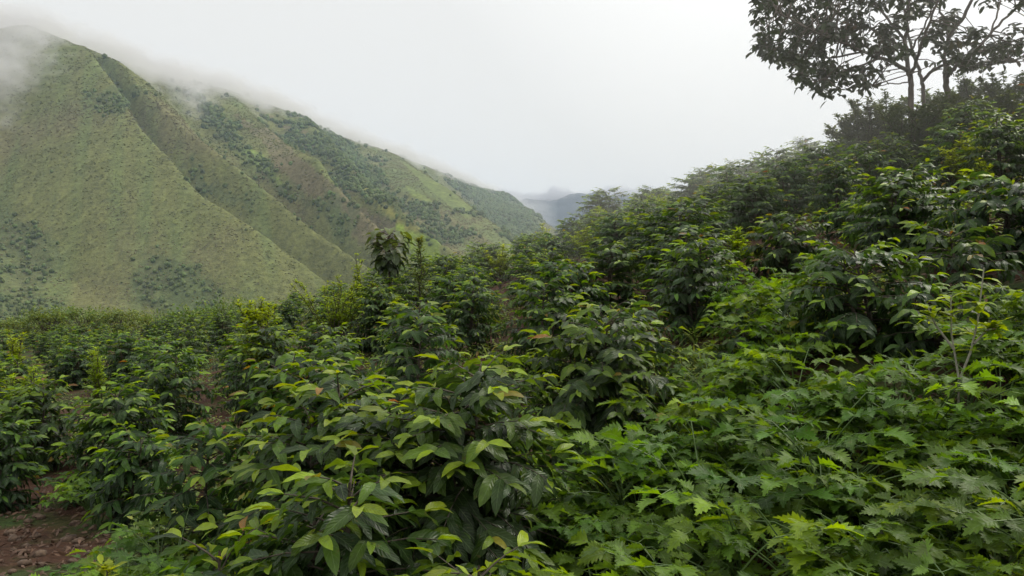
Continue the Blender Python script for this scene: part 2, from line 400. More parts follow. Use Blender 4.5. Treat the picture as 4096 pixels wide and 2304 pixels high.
def cover_material(name):
    m, nt, out = nodes(name); L = nt.links.new
    at = N_(nt, 'ShaderNodeAttribute', attribute_name='cover')
    bs = nt.nodes.new('ShaderNodeBsdfPrincipled'); L(at.outputs['Color'], bs.inputs['Base Color']); bs.inputs['Roughness'].default_value = .9; bs.inputs['Specular IOR Level'].default_value = .15
    L(bs.outputs[0], out.inputs[0]); return m
FORESTMAT = cover_material('far_foliage')
# the woods in the gullies and along the ridge: thousands of crowns, one far-off mass
n = 240000; s = rng.uniform(-900, 4600, n); t = rng.uniform(-20, 1750, n)
z = mountain_z(s, t, False); x, y = st_world(s, t); px, py = proj(x, y, z)
jx = px+(fbm(s/110, t/110, 4)-.5)*60+rng.normal(0, 5, n); jy = py+(fbm(s/110+9, t/110, 4)-.5)*50+rng.normal(0, 4, n)
keep = np.zeros(n, bool)
for p in FOREST: keep |= in_poly(jx, jy, p)
stray = (rng.uniform(0, 1, n) < .003*(fbm(s/90, t/90, 2) > .56))
keep = (keep & (rng.uniform(0, 1, n) < .22+.5*sstep(.40, .6, fbm(s/70, t/70, 3)))) | stray
keep &= (px > -60) & (px < 600)
s, t, z, x, y = (a[keep] for a in (s, t, z, x, y)); n = len(s)
rad = rng.uniform(1.8, 5.5, n)*np.clip(y/1600, .7, 1.6)
cl = np.array([.102, .132, .046])*rng.uniform(.65, 1.3, (n, 1))*rng.uniform(.92, 1.08, (n, 3))
w = obj('woods', blobs(np.stack([x, y, z+rad*.75], -1), rad, 2, 1.05, FORESTMAT, 'woods', cl, .24)); w['kind'] = 'stuff'
print('woods', n)
# low scrub covering the open slopes
n = 200000; s = rng.uniform(-900, 3600, n); t = rng.uniform(0, 1700, n)
z = mountain_z(s, t, False); x, y = st_world(s, t); px, py = proj(x, y, z)
dens = np.clip(1700/np.maximum(y, 400), 0, 1)*(.35+.65*sstep(.35, .6, fbm(s/40, t/40, 2)))
keep = (px > -50) & (px < 560) & (rng.uniform(0, 1, n) < dens) & (z > -60)
for p, c, k in YEL: keep &= ~in_poly(px, py, p)
s, t, z, x, y = (a[keep] for a in (s, t, z, x, y)); n = len(s)
rad = rng.uniform(.6, 1.5, n)*np.clip(y/1000, .8, 2)
b = sstep(.45, .65, fbm(s/230, t/330, 4))[:, None]
cl = (np.array([.142, .150, .049])*(1-b)+np.array([.158, .136, .066])*b)*rng.uniform(.9, 1.1, (n, 1))
w = obj('scrub', blobs(np.stack([x, y, z+rad*.12], -1), rad*1.15, 1, .45, FORESTMAT, 'scrub', cl, .3)); w['kind'] = 'stuff'
print('scrub', n)

# mountain closing the valley; haze blue painted into its forest colour
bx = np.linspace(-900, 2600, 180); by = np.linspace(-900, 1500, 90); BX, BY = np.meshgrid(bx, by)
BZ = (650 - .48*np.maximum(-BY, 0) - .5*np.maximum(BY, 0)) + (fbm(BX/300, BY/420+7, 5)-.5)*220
bm_ = obj('distant_hills', mesh_np('distant_hills', np.stack([BX, BY+6300, np.maximum(BZ+130, -180)], -1).reshape(-1, 3), grid_faces(*BX.shape), mat=noisy_mat('far_forest_hazed', (.010, .024, .040), (.022, .038, .058), .02, bump=0)))
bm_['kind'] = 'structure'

# ------------------------------------------------------------------ air: haze, and the mist on the ridges
def box_mesh(name, a, b, mat):
    (x0, y0, z0), (x1, y1, z1) = a, b
    V = [(x0, y0, z0), (x1, y0, z0), (x1, y1, z0), (x0, y1, z0), (x0, y0, z1), (x1, y0, z1), (x1, y1, z1), (x0, y1, z1)]
    return mesh_np(name, V, np.array([(0, 3, 2, 1), (4, 5, 6, 7), (0, 1, 5, 4), (1, 2, 6, 5), (2, 3, 7, 6), (3, 0, 4, 7)]), mat=mat, smooth=False)
def haze_mat():
    m, nt, out = nodes('haze'); v = nt.nodes.new('ShaderNodeVolumePrincipled')
    v.inputs['Color'].default_value = (.62, .77, 1, 1); v.inputs['Density'].default_value = 6.0e-5; v.inputs['Anisotropy'].default_value = .2
    nt.links.new(v.outputs[0], out.inputs['Volume']); return m
hz = obj('haze', box_mesh('haze', (-8000, -600, -300), (10000, 10400, 1250), haze_mat())); hz['kind'] = 'stuff'

def mist_mat(name, stops, t_lo, t_hi, dens, half, nscale, cut, length, soft=.16, tint=(.86, .85, .84)):
    """density hugging a ridge line: object x runs along the ridge, y down the slope, z up"""
    m, nt, out = nodes(name); L = nt.links.new
    tc = nt.nodes.new('ShaderNodeTexCoord'); sp = nt.nodes.new('ShaderNodeSeparateXYZ'); L(tc.outputs['Object'], sp.inputs[0])
    def M(op, a, b=None, c=None, clamp=False):
        n = nt.nodes.new('ShaderNodeMath'); n.operation = op; n.use_clamp = clamp
        for i, v in enumerate((a, b, c)):
            if v is None: continue
            if hasattr(v, 'links'): L(v, n.inputs[i])
            else: n.inputs[i].default_value = v
        return n.outputs[0]
    def SS(a, b, x):
        n = nt.nodes.new('ShaderNodeMapRange'); n.interpolation_type = 'SMOOTHSTEP'; L(x, n.inputs[0])
        n.inputs[1].default_value = a; n.inputs[2].default_value = b; return n.outputs[0]
    fx = M('DIVIDE', sp.outputs[0], length)
    cr = nt.nodes.new('ShaderNodeValToRGB'); e = cr.color_ramp.elements          # ridge height, reach and thickness along the line
    e.remove(e[1]); e[0].position = stops[0][0]; e[0].color = (stops[0][1]/1000, *stops[0][2:], 1)
    for p, h, r, d in stops[1:]: k = e.new(p); k.color = (h/1000, r, d, 1)
    L(fx, cr.inputs[0]); sc = nt.nodes.new('ShaderNodeSeparateColor'); L(cr.outputs[0], sc.inputs[0])
    H = M('MULTIPLY', sc.outputs[0], 1000.)
    ty = M('MULTIPLY', sp.outputs[1], -1.); slope = M('MULTIPLY', M('MAXIMUM', ty, 0.), MS)
    q = M('SUBTRACT', sp.outputs[2], M('SUBTRACT', H, slope))
    up = M('SUBTRACT', 1., SS(half*.1, half, q))
    reach = M('MULTIPLY', sc.outputs[1], t_hi)
    tn = M('DIVIDE', ty, reach)
    lo = M('SUBTRACT', 1., SS(.1, 1., tn)); back = SS(t_lo, t_lo*.5, ty)
    nz = nt.nodes.new('ShaderNodeTexNoise'); nz.inputs['Scale'].default_value = nscale; nz.inputs['Detail'].default_value = 6; nz.inputs['Roughness'].default_value = .72
    mp = nt.nodes.new('ShaderNodeMapping'); mp.inputs['Scale'].default_value = (1, .55, 1.2); L(tc.outputs['Object'], mp.inputs[0]); L(mp.outputs[0], nz.inputs['Vector'])
    env = M('MULTIPLY', M('MULTIPLY', up, lo), back)
    d = M('ADD', nz.outputs[0], M('MULTIPLY', M('SUBTRACT', env, 1.), .30))
    d = SS(cut, cut+soft, d)
    d = M('MULTIPLY', M('MULTIPLY', d, env), M('MULTIPLY', sc.outputs[2], dens))
    v = nt.nodes.new('ShaderNodeVolumePrincipled'); v.inputs['Color'].default_value = (*tint, 1); L(d, v.inputs['Density']); v.inputs['Anisotropy'].default_value = .3
    L(v.outputs[0], out.inputs['Volume'])
    return m
def mist(name, origin, ang, size0, size1, mat):
    o = obj(name, box_mesh(name, size0, size1, mat), loc=(*origin, 0)); o.rotation_euler = (0, 0, ang); o['kind'] = 'stuff'; return o
# along the ridge (object x = s + 900): reach down the slope and thickness taken from the photograph
ML = 5200.; st = []
for p, r, d in [(-60, .85, 1.1), (0, .75, 1.), (25, .62, .9), (50, .55, 1), (80, .55, 1), (120, .72, 1), (150, .72, 1), (185, .62, 1), (225, .70, 1), (262, .46, .9), (310, .34, .75), (380, .30, .7), (440, .36, .75), (475, .28, .6), (505, .05, .05)]:
    s_ = ridge_s(p); st.append(((s_+900)/ML, float(HR(s_)), r, d))
st = [a for a in st if 0 <= a[0] <= 1]
ang = math.atan2(DV[1], DV[0])
mm = mist_mat('mist', st, -420., 640., 0.036, 125., .0105, .30, ML, .24)
mo = mist('mist', R0-900*DV, ang, (0, -650, 300), (ML-100, 420, 960), mm)
m2 = mist_mat('far_mist', [(0, 770, .22, 1), (.3, 750, .28, 1), (.345, 800, .25, 1), (.42, 740, .3, 1), (.48, 790, .3, 1), (1, 780, .25, 1)], -900., 700., .009, 150., .0085, .30, 3400., .16, (.66, .67, .72))
mo2 = mist('mist', (-800, 6300), 0, (0, -690, 380), (3400, 880, 1150), m2)

def slope_glare():
    m, nt, out = nodes('slope_glare'); L = nt.links.new
    tc = nt.nodes.new('ShaderNodeTexCoord'); ln = nt.nodes.new('ShaderNodeVectorMath'); ln.operation = 'LENGTH'; L(tc.outputs['Object'], ln.inputs[0])
    mr = nt.nodes.new('ShaderNodeMapRange'); mr.interpolation_type = 'SMOOTHSTEP'; mr.inputs[1].default_value = 1; mr.inputs[2].default_value = .05; mr.inputs[3].default_value = 0; mr.inputs[4].default_value = .024
    L(ln.outputs['Value'], mr.inputs[0]); v = nt.nodes.new('ShaderNodeVolumePrincipled'); v.inputs['Color'].default_value = (.97, .96, .92, 1); v.inputs['Anisotropy'].default_value = .3
    L(mr.outputs[0], v.inputs['Density']); L(v.outputs[0], out.inputs['Volume']); return m
V0, Q0 = ico(3)
o = obj('mist', mesh_np('mist', V0, Q0, mat=slope_glare()), loc=(6.2, 16.5, 3.0)); o.scale = (10.5, 11.0, 6.0); o['kind'] = 'stuff'  # thin volume added to wash out the slope, standing in for lens glare

# ------------------------------------------------------------------ coffee bushes
def coffee_parts(seed, H=1.0, Rr=.62, leaf=.15, nseg=5, orange=.05, stems=2, berries=0, flowers=False, dens=1.0):
    """meshes of one bush: stem, foliage, young leaves (and berries)"""
    rn = np.random.default_rng(seed); st = Buf(); P, D, Nn, Ln, Dr, Ag = [], [], [], [], [], []; yP, yD, yN, yL, yA, yDr = [], [], [], [], [], []
    bp = []; fl = []
    for k in range(stems):
        a0 = rn.uniform(0, 6.28); lean = rn.uniform(.12, .30) if stems > 1 else rn.uniform(0, .08)
        hh = H*(1 if k == 0 else rn.uniform(.76, .97)); top = np.array([math.cos(a0)*lean*Rr*1.3, math.sin(a0)*lean*Rr*1.3, hh])
        base = np.array([math.cos(a0)*.04*k, math.sin(a0)*.04*k, -.06])
        tt = np.linspace(0, 1, 9); pts = base[None]*(1-tt[:, None]) + top[None]*tt[:, None] + np.c_[np.sin(tt*3+a0)*.03, np.cos(tt*2.3+a0)*.03-.02, np.zeros(9)]
        tube(st, pts, np.linspace(.018, .004, 9)*(.8+.4*H), 6)
        nn = int(hh/.047*dens)
        for i in range(nn):
            zf = .12+.88*(i+rn.uniform(-.3, .3))/nn; zf = min(max(zf, .08), .99)
            o = np.array([np.interp(zf, tt, pts[:, c]) for c in range(3)])
            rl = Rr*max(.05, 1-((zf-.40)/.63)**2)**.47/(1 if stems == 1 else 1.15)
            for q in range(2):
                az = a0 + i*1.9 + q*math.pi + rn.normal(0, .3)
                l = max(rl*rn.uniform(.86, 1.08), .06)
                el = rn.uniform(.1, .32) + .5*zf**3; dp = rn.uniform(.6, 1.0)*(.35+l)
                m = max(3, int(l/.048)); u = np.linspace(0, 1, m+1); ea = el - dp*u
                dxy = np.array([math.cos(az), math.sin(az)]); rad = np.array([dxy[0], dxy[1], 0])
                seg = np.c_[np.cos(ea)[:, None]*dxy[None], np.sin(ea)]*(l/m); bpts = o + np.concatenate([[np.zeros(3)], np.cumsum(seg[:-1], 0)])
                tb = bpts[::2] if m > 3 else bpts
                tube(st, tb, np.linspace(.005, .0018, len(tb)), 4)
                i0 = max(1, int(m*.38)) if l > .2 else 1
                if berries and l > .25:
                    for ii in range(max(1, int(m*.4)), m-1, 1):
                        if rn.uniform() < berries: bp.append(bpts[ii]-[0, 0, .02])
                hang = 1.15-.9*zf                                   # low branches carry hanging leaves, the top ones arch out
                for ii in range(i0, m+1):
                    d = seg[min(ii, m-1)]/np.linalg.norm(seg[min(ii, m-1)]); sd = np.cross(d, [0, 0, 1]); sd /= np.linalg.norm(sd)
                    un = np.cross(sd, d); last = ii >= m; f = ii/m
                    for sg in (-1, 1):
                        if not last and rn.uniform() < .10: continue
                        ld = rad*rn.uniform(.45, .9) + sd*sg*rn.uniform(.3, .85) + np.array([0, 0, .28*zf-hang*rn.uniform(.45, 1.25)])
                        nr = rad*(.25+.9*hang) + sd*rn.normal(0, .25) + np.array([0, 0, .75])
                        if last:
                            yP.append(bpts[ii]); yD.append(rad*.9+sd*sg*rn.uniform(.2, .6)+np.array([0, 0, .5*zf-rn.uniform(.0, .8)*hang])); yN.append(nr)
                            yL.append(leaf*rn.uniform(.55, .95)); yDr.append(rn.uniform(.5, 1.1)); og = rn.uniform() < orange*.3
                            yA.append(rn.uniform(.9, 1) if og else (rn.uniform(.20, .42)+.38*zf if rn.uniform() < .35+.6*zf else rn.uniform(.12, .3)))  # young-leaf colour, with lit tops put in by height
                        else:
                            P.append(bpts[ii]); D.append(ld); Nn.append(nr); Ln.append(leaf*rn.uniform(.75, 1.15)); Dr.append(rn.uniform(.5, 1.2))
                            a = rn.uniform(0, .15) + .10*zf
                            if f > .6: a = rn.uniform(.02, .2) + .36*zf**3  # leaf age, plus lit tops and shaded lower parts painted into the tone
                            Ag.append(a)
                    if flowers and rn.uniform() < .02: fl.append(bpts[ii])
        for i in range(4):                                       # leader: upright bright pairs at the very top
            for q in range(2):
                az = a0+i*1.57+q*math.pi; e = .15+.24*i
                yP.append(top-np.array([0, 0, .035*(4-i)])); yD.append(np.array([math.cos(az)*math.cos(e), math.sin(az)*math.cos(e), math.sin(e)])); yN.append(np.array([-math.cos(az)*math.sin(e), -math.sin(az)*math.sin(e), math.cos(e)]))
                yL.append(leaf*(.9-.16*i)); yDr.append(rn.uniform(.6, 1.2)-.12*i); yA.append(rn.uniform(.93, 1) if (i > 2 and orange > .28) else .46+.08*i+rn.uniform(-.05, .05))
    fo = Buf(); yo = Buf(); Ln = np.array(Ln)
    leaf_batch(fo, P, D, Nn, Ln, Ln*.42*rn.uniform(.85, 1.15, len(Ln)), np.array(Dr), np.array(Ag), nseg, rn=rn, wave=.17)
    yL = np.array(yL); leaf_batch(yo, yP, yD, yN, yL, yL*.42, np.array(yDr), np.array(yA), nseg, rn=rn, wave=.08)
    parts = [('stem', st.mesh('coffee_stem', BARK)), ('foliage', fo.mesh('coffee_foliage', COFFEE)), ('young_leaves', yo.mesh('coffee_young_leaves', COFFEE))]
    if bp:
        V0, Q0 = ico(2)
        for p in bp[:60]:
            bb = Buf()
            for j in range(rn.integers(4, 8)):
                c = p+rn.normal(0, .009, 3); bb.add(V0*rn.uniform(.0065, .009)*np.array([1, 1, 1.15])+c, Q0)
            parts.append(('berry_cluster', bb.mesh('coffee_berries', BERRY)))
    if fl:
        for p in fl:
            ff = Buf()
            k = 5; a = np.linspace(0, 6.28, k, endpoint=False)
            leaf_batch(ff, np.repeat(p[None], k, 0)+[0, 0, .01], np.c_[np.cos(a), np.sin(a), np.full(k, .6)], np.repeat([[0, 0, 1.]], k, 0), .022, .009, .5, 0., 3, rn=rn)
            parts.append(('flower', ff.mesh('coffee_flower', PETAL)))
    return parts

FIELD = 'coffee bushes of the hillside plantation'
placed = []; LM = []
SHORT = {11: 'large glossy front bush', 12: 'dense bush behind the front pair', 14: 'rounded yellow-tipped bush', 15: 'tall pointed bush', 16: 'dark bush with the orange shoot', 17: 'flat-topped pale bush', 19: 'bush cut by the left edge',
         20: 'berry-laden bush by the yellow sapling', 21: 'upright bush with shiny pale leaves', 22: 'bush with bronze leaves', 23: 'tall bush at the right edge', 24: 'low bush behind the rounded one', 25: 'broad bush halfway up the slope', 28: 'bronze-topped bush at left',
         29: 'bush beside the earth track', 30: 'bush under the yellow green shrubs', 31: 'half-hidden bush by the bright shrub', 32: 'reddish-topped bush above the herbs', 38: 'bronze-shooted bush at the right', 39: 'big-leaved sapling'}
used = set()
def near_label(px, py):
    for lx, ly, sd in sorted(LM, key=lambda l: (l[0]-px)**2+(1.6*(l[1]-py))**2)[:6]:
        if sd not in SHORT: continue
        dx, dy = px-lx, py-ly
        r = ('just left of' if dx < 0 else 'just right of') if abs(dx) > abs(dy)*1.1 else ('above and behind' if dy < 0 else 'below')
        for rr in (r, 'a little further '+r[5:] if r.startswith('just') else 'higher up '+r if dy < 0 else r):
            lab = 'coffee bush %s the %s' % (rr, SHORT[sd])
            if lab not in used: used.add(lab); return lab
    return None
def top_height(px, ytop, Y):                    # height a plant needs at that place to reach the skyline it has in the photograph
    p = at_px(px, Y); return p, (288-ytop)/F*Y - p[2]
def hero(seed, px, ytop, Y, label, Rr=.5, leaf=.15, rz=None, **kw):
    p, h = top_height(px, ytop, Y); h = max(h-.04, .35)
    parts = coffee_parts(seed, h, Rr, leaf, nseg=7 if Y < 6 else 5, **kw)
    t = thing('coffee_bush', label, 'coffee bush', p, 0 if rz is None else rz, 1, FIELD)
    copy_parts(parts, t); placed.append((p[0], p[1], Rr)); LM.append((px, float(proj(p[0], p[1], p[2]+h/2)[1]), seed))
    return t
hero(11, 455, 366, 3.2, 'large glossy coffee bush in the front centre with tall bright leaf tips', .60, .142, stems=3, dens=1.4, berries=.2)
hero(12, 338, 380, 3.35, 'dense coffee bush behind the low front one, left of the large glossy bush', .50, .14, stems=3, dens=1.25, orange=.12, flowers=True)
hero(13, 322, 462, 2.65, 'low dark coffee bush at the front whose tips spread wide and yellow green', .44, .142, stems=2, dens=1.3)
hero(14, 590, 312, 4.8, 'rounded coffee bush with yellow tips above the lobed herb leaves', .60, .142, stems=3, orange=.12, dens=1.3)
hero(15, 700, 241, 7.0, 'tall pointed coffee bush standing dark between two herb patches', .46, .135, stems=2, dens=1.4)
hero(16, 212, 423, 4.9, 'dark drooping coffee bush topped by one orange shoot', .42, .142, stems=1, orange=.3, dens=1.3, berries=.3)
hero(17, 112, 388, 7.0, 'flat-topped pale green coffee bush beside the bare soil gap', .54, .15, stems=3)
hero(18, 140, 428, 6.1, 'small coffee bush in front of the flat-topped pale one', .36, .15, stems=2)
hero(19, 10, 404, 6.8, 'coffee bush cut by the left edge above the red soil', .36, .15, stems=2)
hero(20, 870, 243, 5.0, 'wide coffee bush hung with green berries next to the yellow sapling', .56, .138, stems=3, berries=.6, orange=.08)
hero(21, 416, 302, 8.3, 'upright coffee bush in the middle rows with shiny pale leaf pairs', .48, .155, stems=2)
hero(22, 305, 357, 4.9, 'coffee bush with several bronze leaves behind the front pair', .54, .14, stems=3, orange=.35, flowers=True)
hero(23, 1004, 176, 6.3, 'tall coffee bush at the right edge with berries along low branches', .72, .15, stems=3, berries=.5, orange=.2)
hero(24, 622, 300, 6.4, 'low coffee bush tucked behind the rounded yellow-tipped one', .50, .15, stems=2, orange=.25)
hero(25, 556, 262, 9.2, 'broad coffee bush halfway up the slope left of the tall pointed one', .62, .15, stems=3)
hero(26, 244, 540, 2.7, 'coffee branches with green berries low at the front left corner', .40, .145, stems=2, berries=.6, orange=.2)
hero(27, 480, 545, 2.35, 'lowest coffee bush at the bottom edge with two bright leaves', .36, .15, stems=2)
hero(28, 40, 380, 8.2, 'coffee bush with bronze top leaves near the left edge', .5, .15, stems=2, orange=.5)
hero(29, 165, 352, 8.4, 'coffee bush with dark hanging leaves beside the narrow earth track', .52, .15, stems=2)
hero(30, 262, 322, 9.0, 'coffee bush under the yellow green shrubs left of the track', .52, .15, stems=2)
hero(31, 330, 338, 7.2, 'half-hidden coffee bush between the bright shrub and the front bushes', .48, .15, stems=2, orange=.1)
hero(32, 792, 214, 8.6, 'reddish-topped coffee bush on the slope above the herbs', .55, .14, stems=3, orange=.45)
hero(33, 936, 286, 4.7, 'low coffee bush with wide dull leaves right of the berry-laden one', .44, .15, stems=2)
hero(34, 815, 262, 6.6, 'coffee bush between the tall pointed one and the berry-laden one', .40, .14, stems=2)
hero(39, 384, 287, 12.4, 'coffee bush hiding the stem of the big-leaved sapling', .55, .145, stems=3)
hero(40, 608, 192, 22.5, 'rounded coffee bush standing up on the skyline beside the blue hill', 1.0, .16, stems=3, dens=.9)
hero(41, 642, 189, 22, 'round coffee bush on the skyline right of the one by the blue hill', .9, .16, stems=3, dens=.9)
hero(42, 578, 216, 22, 'low coffee bush on the skyline just left of the one by the blue hill', .9, .16, stems=3)
hero(43, 885, 214, 8.6, 'coffee bush on the upper slope filling the gap above the herbs', .62, .14, stems=3)
hero(44, 852, 200, 9.6, 'coffee bush above and left of the gap on the upper slope', .62, .14, stems=3)
hero(45, 924, 196, 8.8, 'coffee bush with dull leaves high on the slope right of the gap', .62, .14, stems=3, orange=.2)
hero(46, 466, 256, 20, 'coffee bush on the slope line right of the slim sapling', .8, .15, stems=3)
hero(47, 487, 249, 21, 'coffee bush on the slope line below the far wooded spur', .8, .15, stems=3)
hero(48, 470, 275, 14, 'coffee bush filling the dip right of the saplings', .7, .15, stems=3)
hero(37, 745, 305, 5.6, 'low leafy coffee bush at the foot of the tall pointed one', .36, .14, stems=2)
hero(38, 965, 225, 5.6, 'coffee bush with bronze shoots below the one at right edge', .50, .14, stems=2, orange=.4)

# picture regions on the ground that carry no coffee (herbs, earth, track)
HERBP = [(470, 600), (500, 520), (535, 455), (560, 430), (610, 420), (660, 390), (700, 350), (735, 335), (770, 320), (790, 340), (830, 350), (900, 350), (945, 320), (985, 290), (1040, 262), (1200, 262), (1200, 800), (440, 800)]
HERB2 = [(735, 268), (790, 262), (815, 285), (800, 320), (740, 330)]
BARE = [[(-30, 470), (40, 455), (105, 462), (140, 500), (125, 560), (75, 610), (-30, 640)], [(165, 415), (195, 388), (235, 385), (215, 420), (185, 445)], [(760, 238), (790, 232), (800, 262), (765, 270)]]
variants = [coffee_parts(100+i, 1.0, [.56, .62, .52, .58, .50, .6, .52, .56][i], .145, 4, [.03, .2, .05, .1, .02, .4, .08, .12][i], [2, 3, 2, 3, 1, 2, 2, 3][i], dens=.95) for i in range(8)]
cnt = 0
ZL = {'left': 'dark coffee bush in the crowded left field below the green mountain', 'left2': 'small far coffee bush along the lower edge of the left field',
      'mid': 'coffee bush in the middle rows between bright shrubs and pointed bush', 'mid2': 'far coffee bush on the slope line against the valley mountain',
      'up': 'coffee bush on the misty right hillside below the skyline', 'top': 'small coffee bush on the skyline of the right hillside', 'right': 'coffee bush on the steep slope under the tall trees'}
ZG = {'left': 'coffee bushes of the left field', 'left2': 'coffee bushes along the lower field edge', 'mid': 'coffee bushes of the middle rows', 'mid2': 'coffee bushes on the mid slope line',
      'up': 'coffee bushes of the right hillside', 'top': 'coffee bushes on the right skyline', 'right': 'coffee bushes under the tall trees'}
gp = []
for _ in range(9000):
    y = 6.3+36.5*rng.uniform()**1.25; x = y*rng.uniform(-.95, .95)
    dm = 1.20+.016*y + (.04 if x < -.15*y else 0) - (.32 if x > .1*y and y > 9 else 0)
    if any((x-a)**2+(y-b)**2 < dm*dm for a, b in gp): continue
    z = float(ground_z(x, y)); px, py = proj(x, y, z+.4)
    D = float(np.interp(px, SKY_T[:, 0], SKY_T[:, 2]))
    if y > D+1.2 or px < -160 or px > 1200: continue
    gx_, gy_ = proj(x, y, z)
    if any(in_poly(np.array([gx_]), np.array([gy_]), p)[0] for p in [HERBP, HERB2]+BARE): continue
    if any((x-a)**2+(y-b)**2 < (r+.46)**2 for a, b, r in placed): continue
    if px > 640 and y < 7.0 and py > 300: continue
    gp.append((x, y)); f = y/D
    zone = ('left2' if f > .8 else 'left') if px < 300 else ('mid2' if f > .8 else 'mid') if px < 600 else ('top' if f > .85 else 'right' if px > 820 else 'up')
    h = rng.uniform(.82, 1.12); w = h*rng.uniform(.9, 1.12)*(1.18 if zone in ('top', 'mid2', 'up') else 1)
    t = thing('coffee_bush', (near_label(float(px), float(py)) if y < 14 else None) or ZL[zone], 'coffee bush', (x, y, z), rng.uniform(0, 6.28), (w, w, h), ZG[zone])
    copy_parts(variants[rng.integers(0, 8)], t); cnt += 1
print('generic coffee', cnt)

# ------------------------------------------------------------------ lobed herbs
def herb_parts(seed, H=.55):
    rn = np.random.default_rng(seed); st = Buf(); P, D, Nn, Ln, Wd, Dr, Ag = [], [], [], [], [], [], []
    def leaflet(p, d, n, l, a): P.append(p); D.append(d); Nn.append(n); Ln.append(l); Wd.append(l*rn.uniform(.54, .76)); Dr.append(rn.uniform(.2, 1.2)); Ag.append(a)
    nl = rn.integers(14, 20)
    for i in range(nl):
        az = i*2.4+rn.normal(0, .3); l = H*rn.uniform(.75, 1.25); e0 = rn.uniform(.75, 1.4); e1 = e0-rn.uniform(.35, .8)
        u = np.linspace(0, 1, 6); ea = e0+(e1-e0)*u; dxy = np.array([math.cos(az), math.sin(az)])
        seg = np.c_[np.cos(ea)[:, None]*dxy[None], np.sin(ea)]*(l/6); pts = np.concatenate([[[0, 0, -.03]], np.cumsum(seg, 0)])
        tube(st, pts, np.linspace(.0065, .003, 7), 5)
        young = rn.uniform() < .2; a0 = rn.uniform(.6, .85) if young else rn.uniform(0, .55)
        if rn.uniform() < .004: a0 = 1.
        d = seg[-1]/np.linalg.norm(seg[-1]); ed = min(e1, .35)+rn.normal(0, .2)
        ed = ed*.8-.12; d = np.r_[dxy*math.cos(ed), math.sin(ed)]
        sd = np.array([-dxy[1], dxy[0], 0]); un = np.cross(d, sd)*1.0
        if un[2] < 0: un = -un
        s = rn.uniform(.75, 1.2); r = .155*s; un = unit(un+rn.normal(0, .22, 3))
        for f, ll, spread in ((.10, .118, 1.0), (.50, .105, .85)):
            p = pts[-1]+d*r*f
            for sg in (-1, 1):
                ld = d*(1.05-spread*.6)+sd*sg*spread+un*rn.uniform(-.2, .25); nn = un+rn.normal(0, .25, 3)
                if f < .2:
                    q = p+unit(ld)*.06*s; tube(st, [p, (p+q)/2, q], [.0022]*3, 4)
                    leaflet(q, ld+d*.25, nn, ll*s, a0); leaflet(q-unit(ld)*.012, ld*.5-d*.5, nn, ll*.7*s, a0); leaflet(q-unit(ld)*.012, d+ld*.25, nn, ll*.7*s, a0)
                else: leaflet(p, ld, nn, ll*s, a0)
        q = pts[-1]+d*r; tube(st, [pts[-1], (pts[-1]+q)/2, q], [.003, .0025, .002], 4)
        leaflet(q-d*.01, d+un*rn.uniform(-.1, .2), un+rn.normal(0, .15, 3), .132*s, a0+.02)
    fo = Buf(); leaf_batch(fo, P, D, Nn, np.array(Ln), np.array(Wd), np.array(Dr), np.array(Ag), 16, fold=.30, wave=.08, teeth=True, rn=rn)
    return [('stalks', st.mesh('herb_stalks', STALK)), ('leaves', fo.mesh('herb_leaves', HERB))]
hv = [herb_parts(300+i, [.42, .48, .40, .50, .44, .36, .46, .42][i]) for i in range(8)]
def herb(x, y, label, group, sc=1.):
    z = float(ground_z(x, y)); t = thing('herb_plant', label, 'herb', (x, y, z), rng.uniform(0, 6.28), sc, group); copy_parts(hv[rng.integers(0, 8)], t)
hc = 0; yy = 1.2
while yy < 8.5:
    xx = -.1*yy
    while xx < 1.0*yy+.3:
        x = xx+rng.normal(0, .08); y = yy+rng.normal(0, .08); xx += .30
        z = float(ground_z(x, y)); px, py = proj(x, y, z+.40)
        ok = in_poly(np.array([px]), np.array([py]), HERBP)[0] or in_poly(np.array([px]), np.array([py]), HERB2)[0]
        if not ok or px > 1200 or (y < 1.9 and (z+.75)/y > -.33): continue
        if any((x-a)**2+(y-b)**2 < (r*.62)**2 for a, b, r in placed): continue
        if rng.uniform() < .06: continue
        if y < 3.4: lab, gr = 'large lobed green herb in the lush patch at the front right', 'herbs at the front right'
        elif px < 760: lab, gr = 'lobed green herb beside the rounded and pointed coffee bushes', 'herbs beside the coffee bushes'
        else: lab, gr = 'lobed green herb in the upper right patch below the berry-laden bush', 'herbs of the upper right patch'
        herb(x, y, lab, gr, rng.uniform(.64, .98)*(.85 if y < 2.1 else 1)); hc += 1
    yy += .28
for (px, Y, lab) in [(58, 3.6, 0), (92, 3.65, 0), (118, 3.7, 0), (142, 3.9, 0), (30, 3.5, 0), (158, 4.5, 0), (172, 4.3, 0), (122, 4.05, 0)]:
    p = at_px(px, Y); herb(p[0], p[1], 'lobed herb at the front left between red soil and drooping bush', 'herbs at the front left', .85); hc += 1
for (px, Y) in [(500, 6.2), (515, 6.8), (485, 6.7), (530, 7.4), (470, 7.3), (510, 7.6)]:
    p = at_px(px, Y); herb(p[0], p[1], 'small lobed herb in the gap behind the rounded bush', 'herbs in the middle gap', .75); hc += 1
for (px, Y) in [(88, 6.5), (100, 6.3)]:
    p = at_px(px, Y); herb(p[0], p[1], 'ferny herb on the earth left of the flat-topped bush', 'herbs by the left earth', .75); hc += 1
print('herbs', hc, 'coffee', cnt)

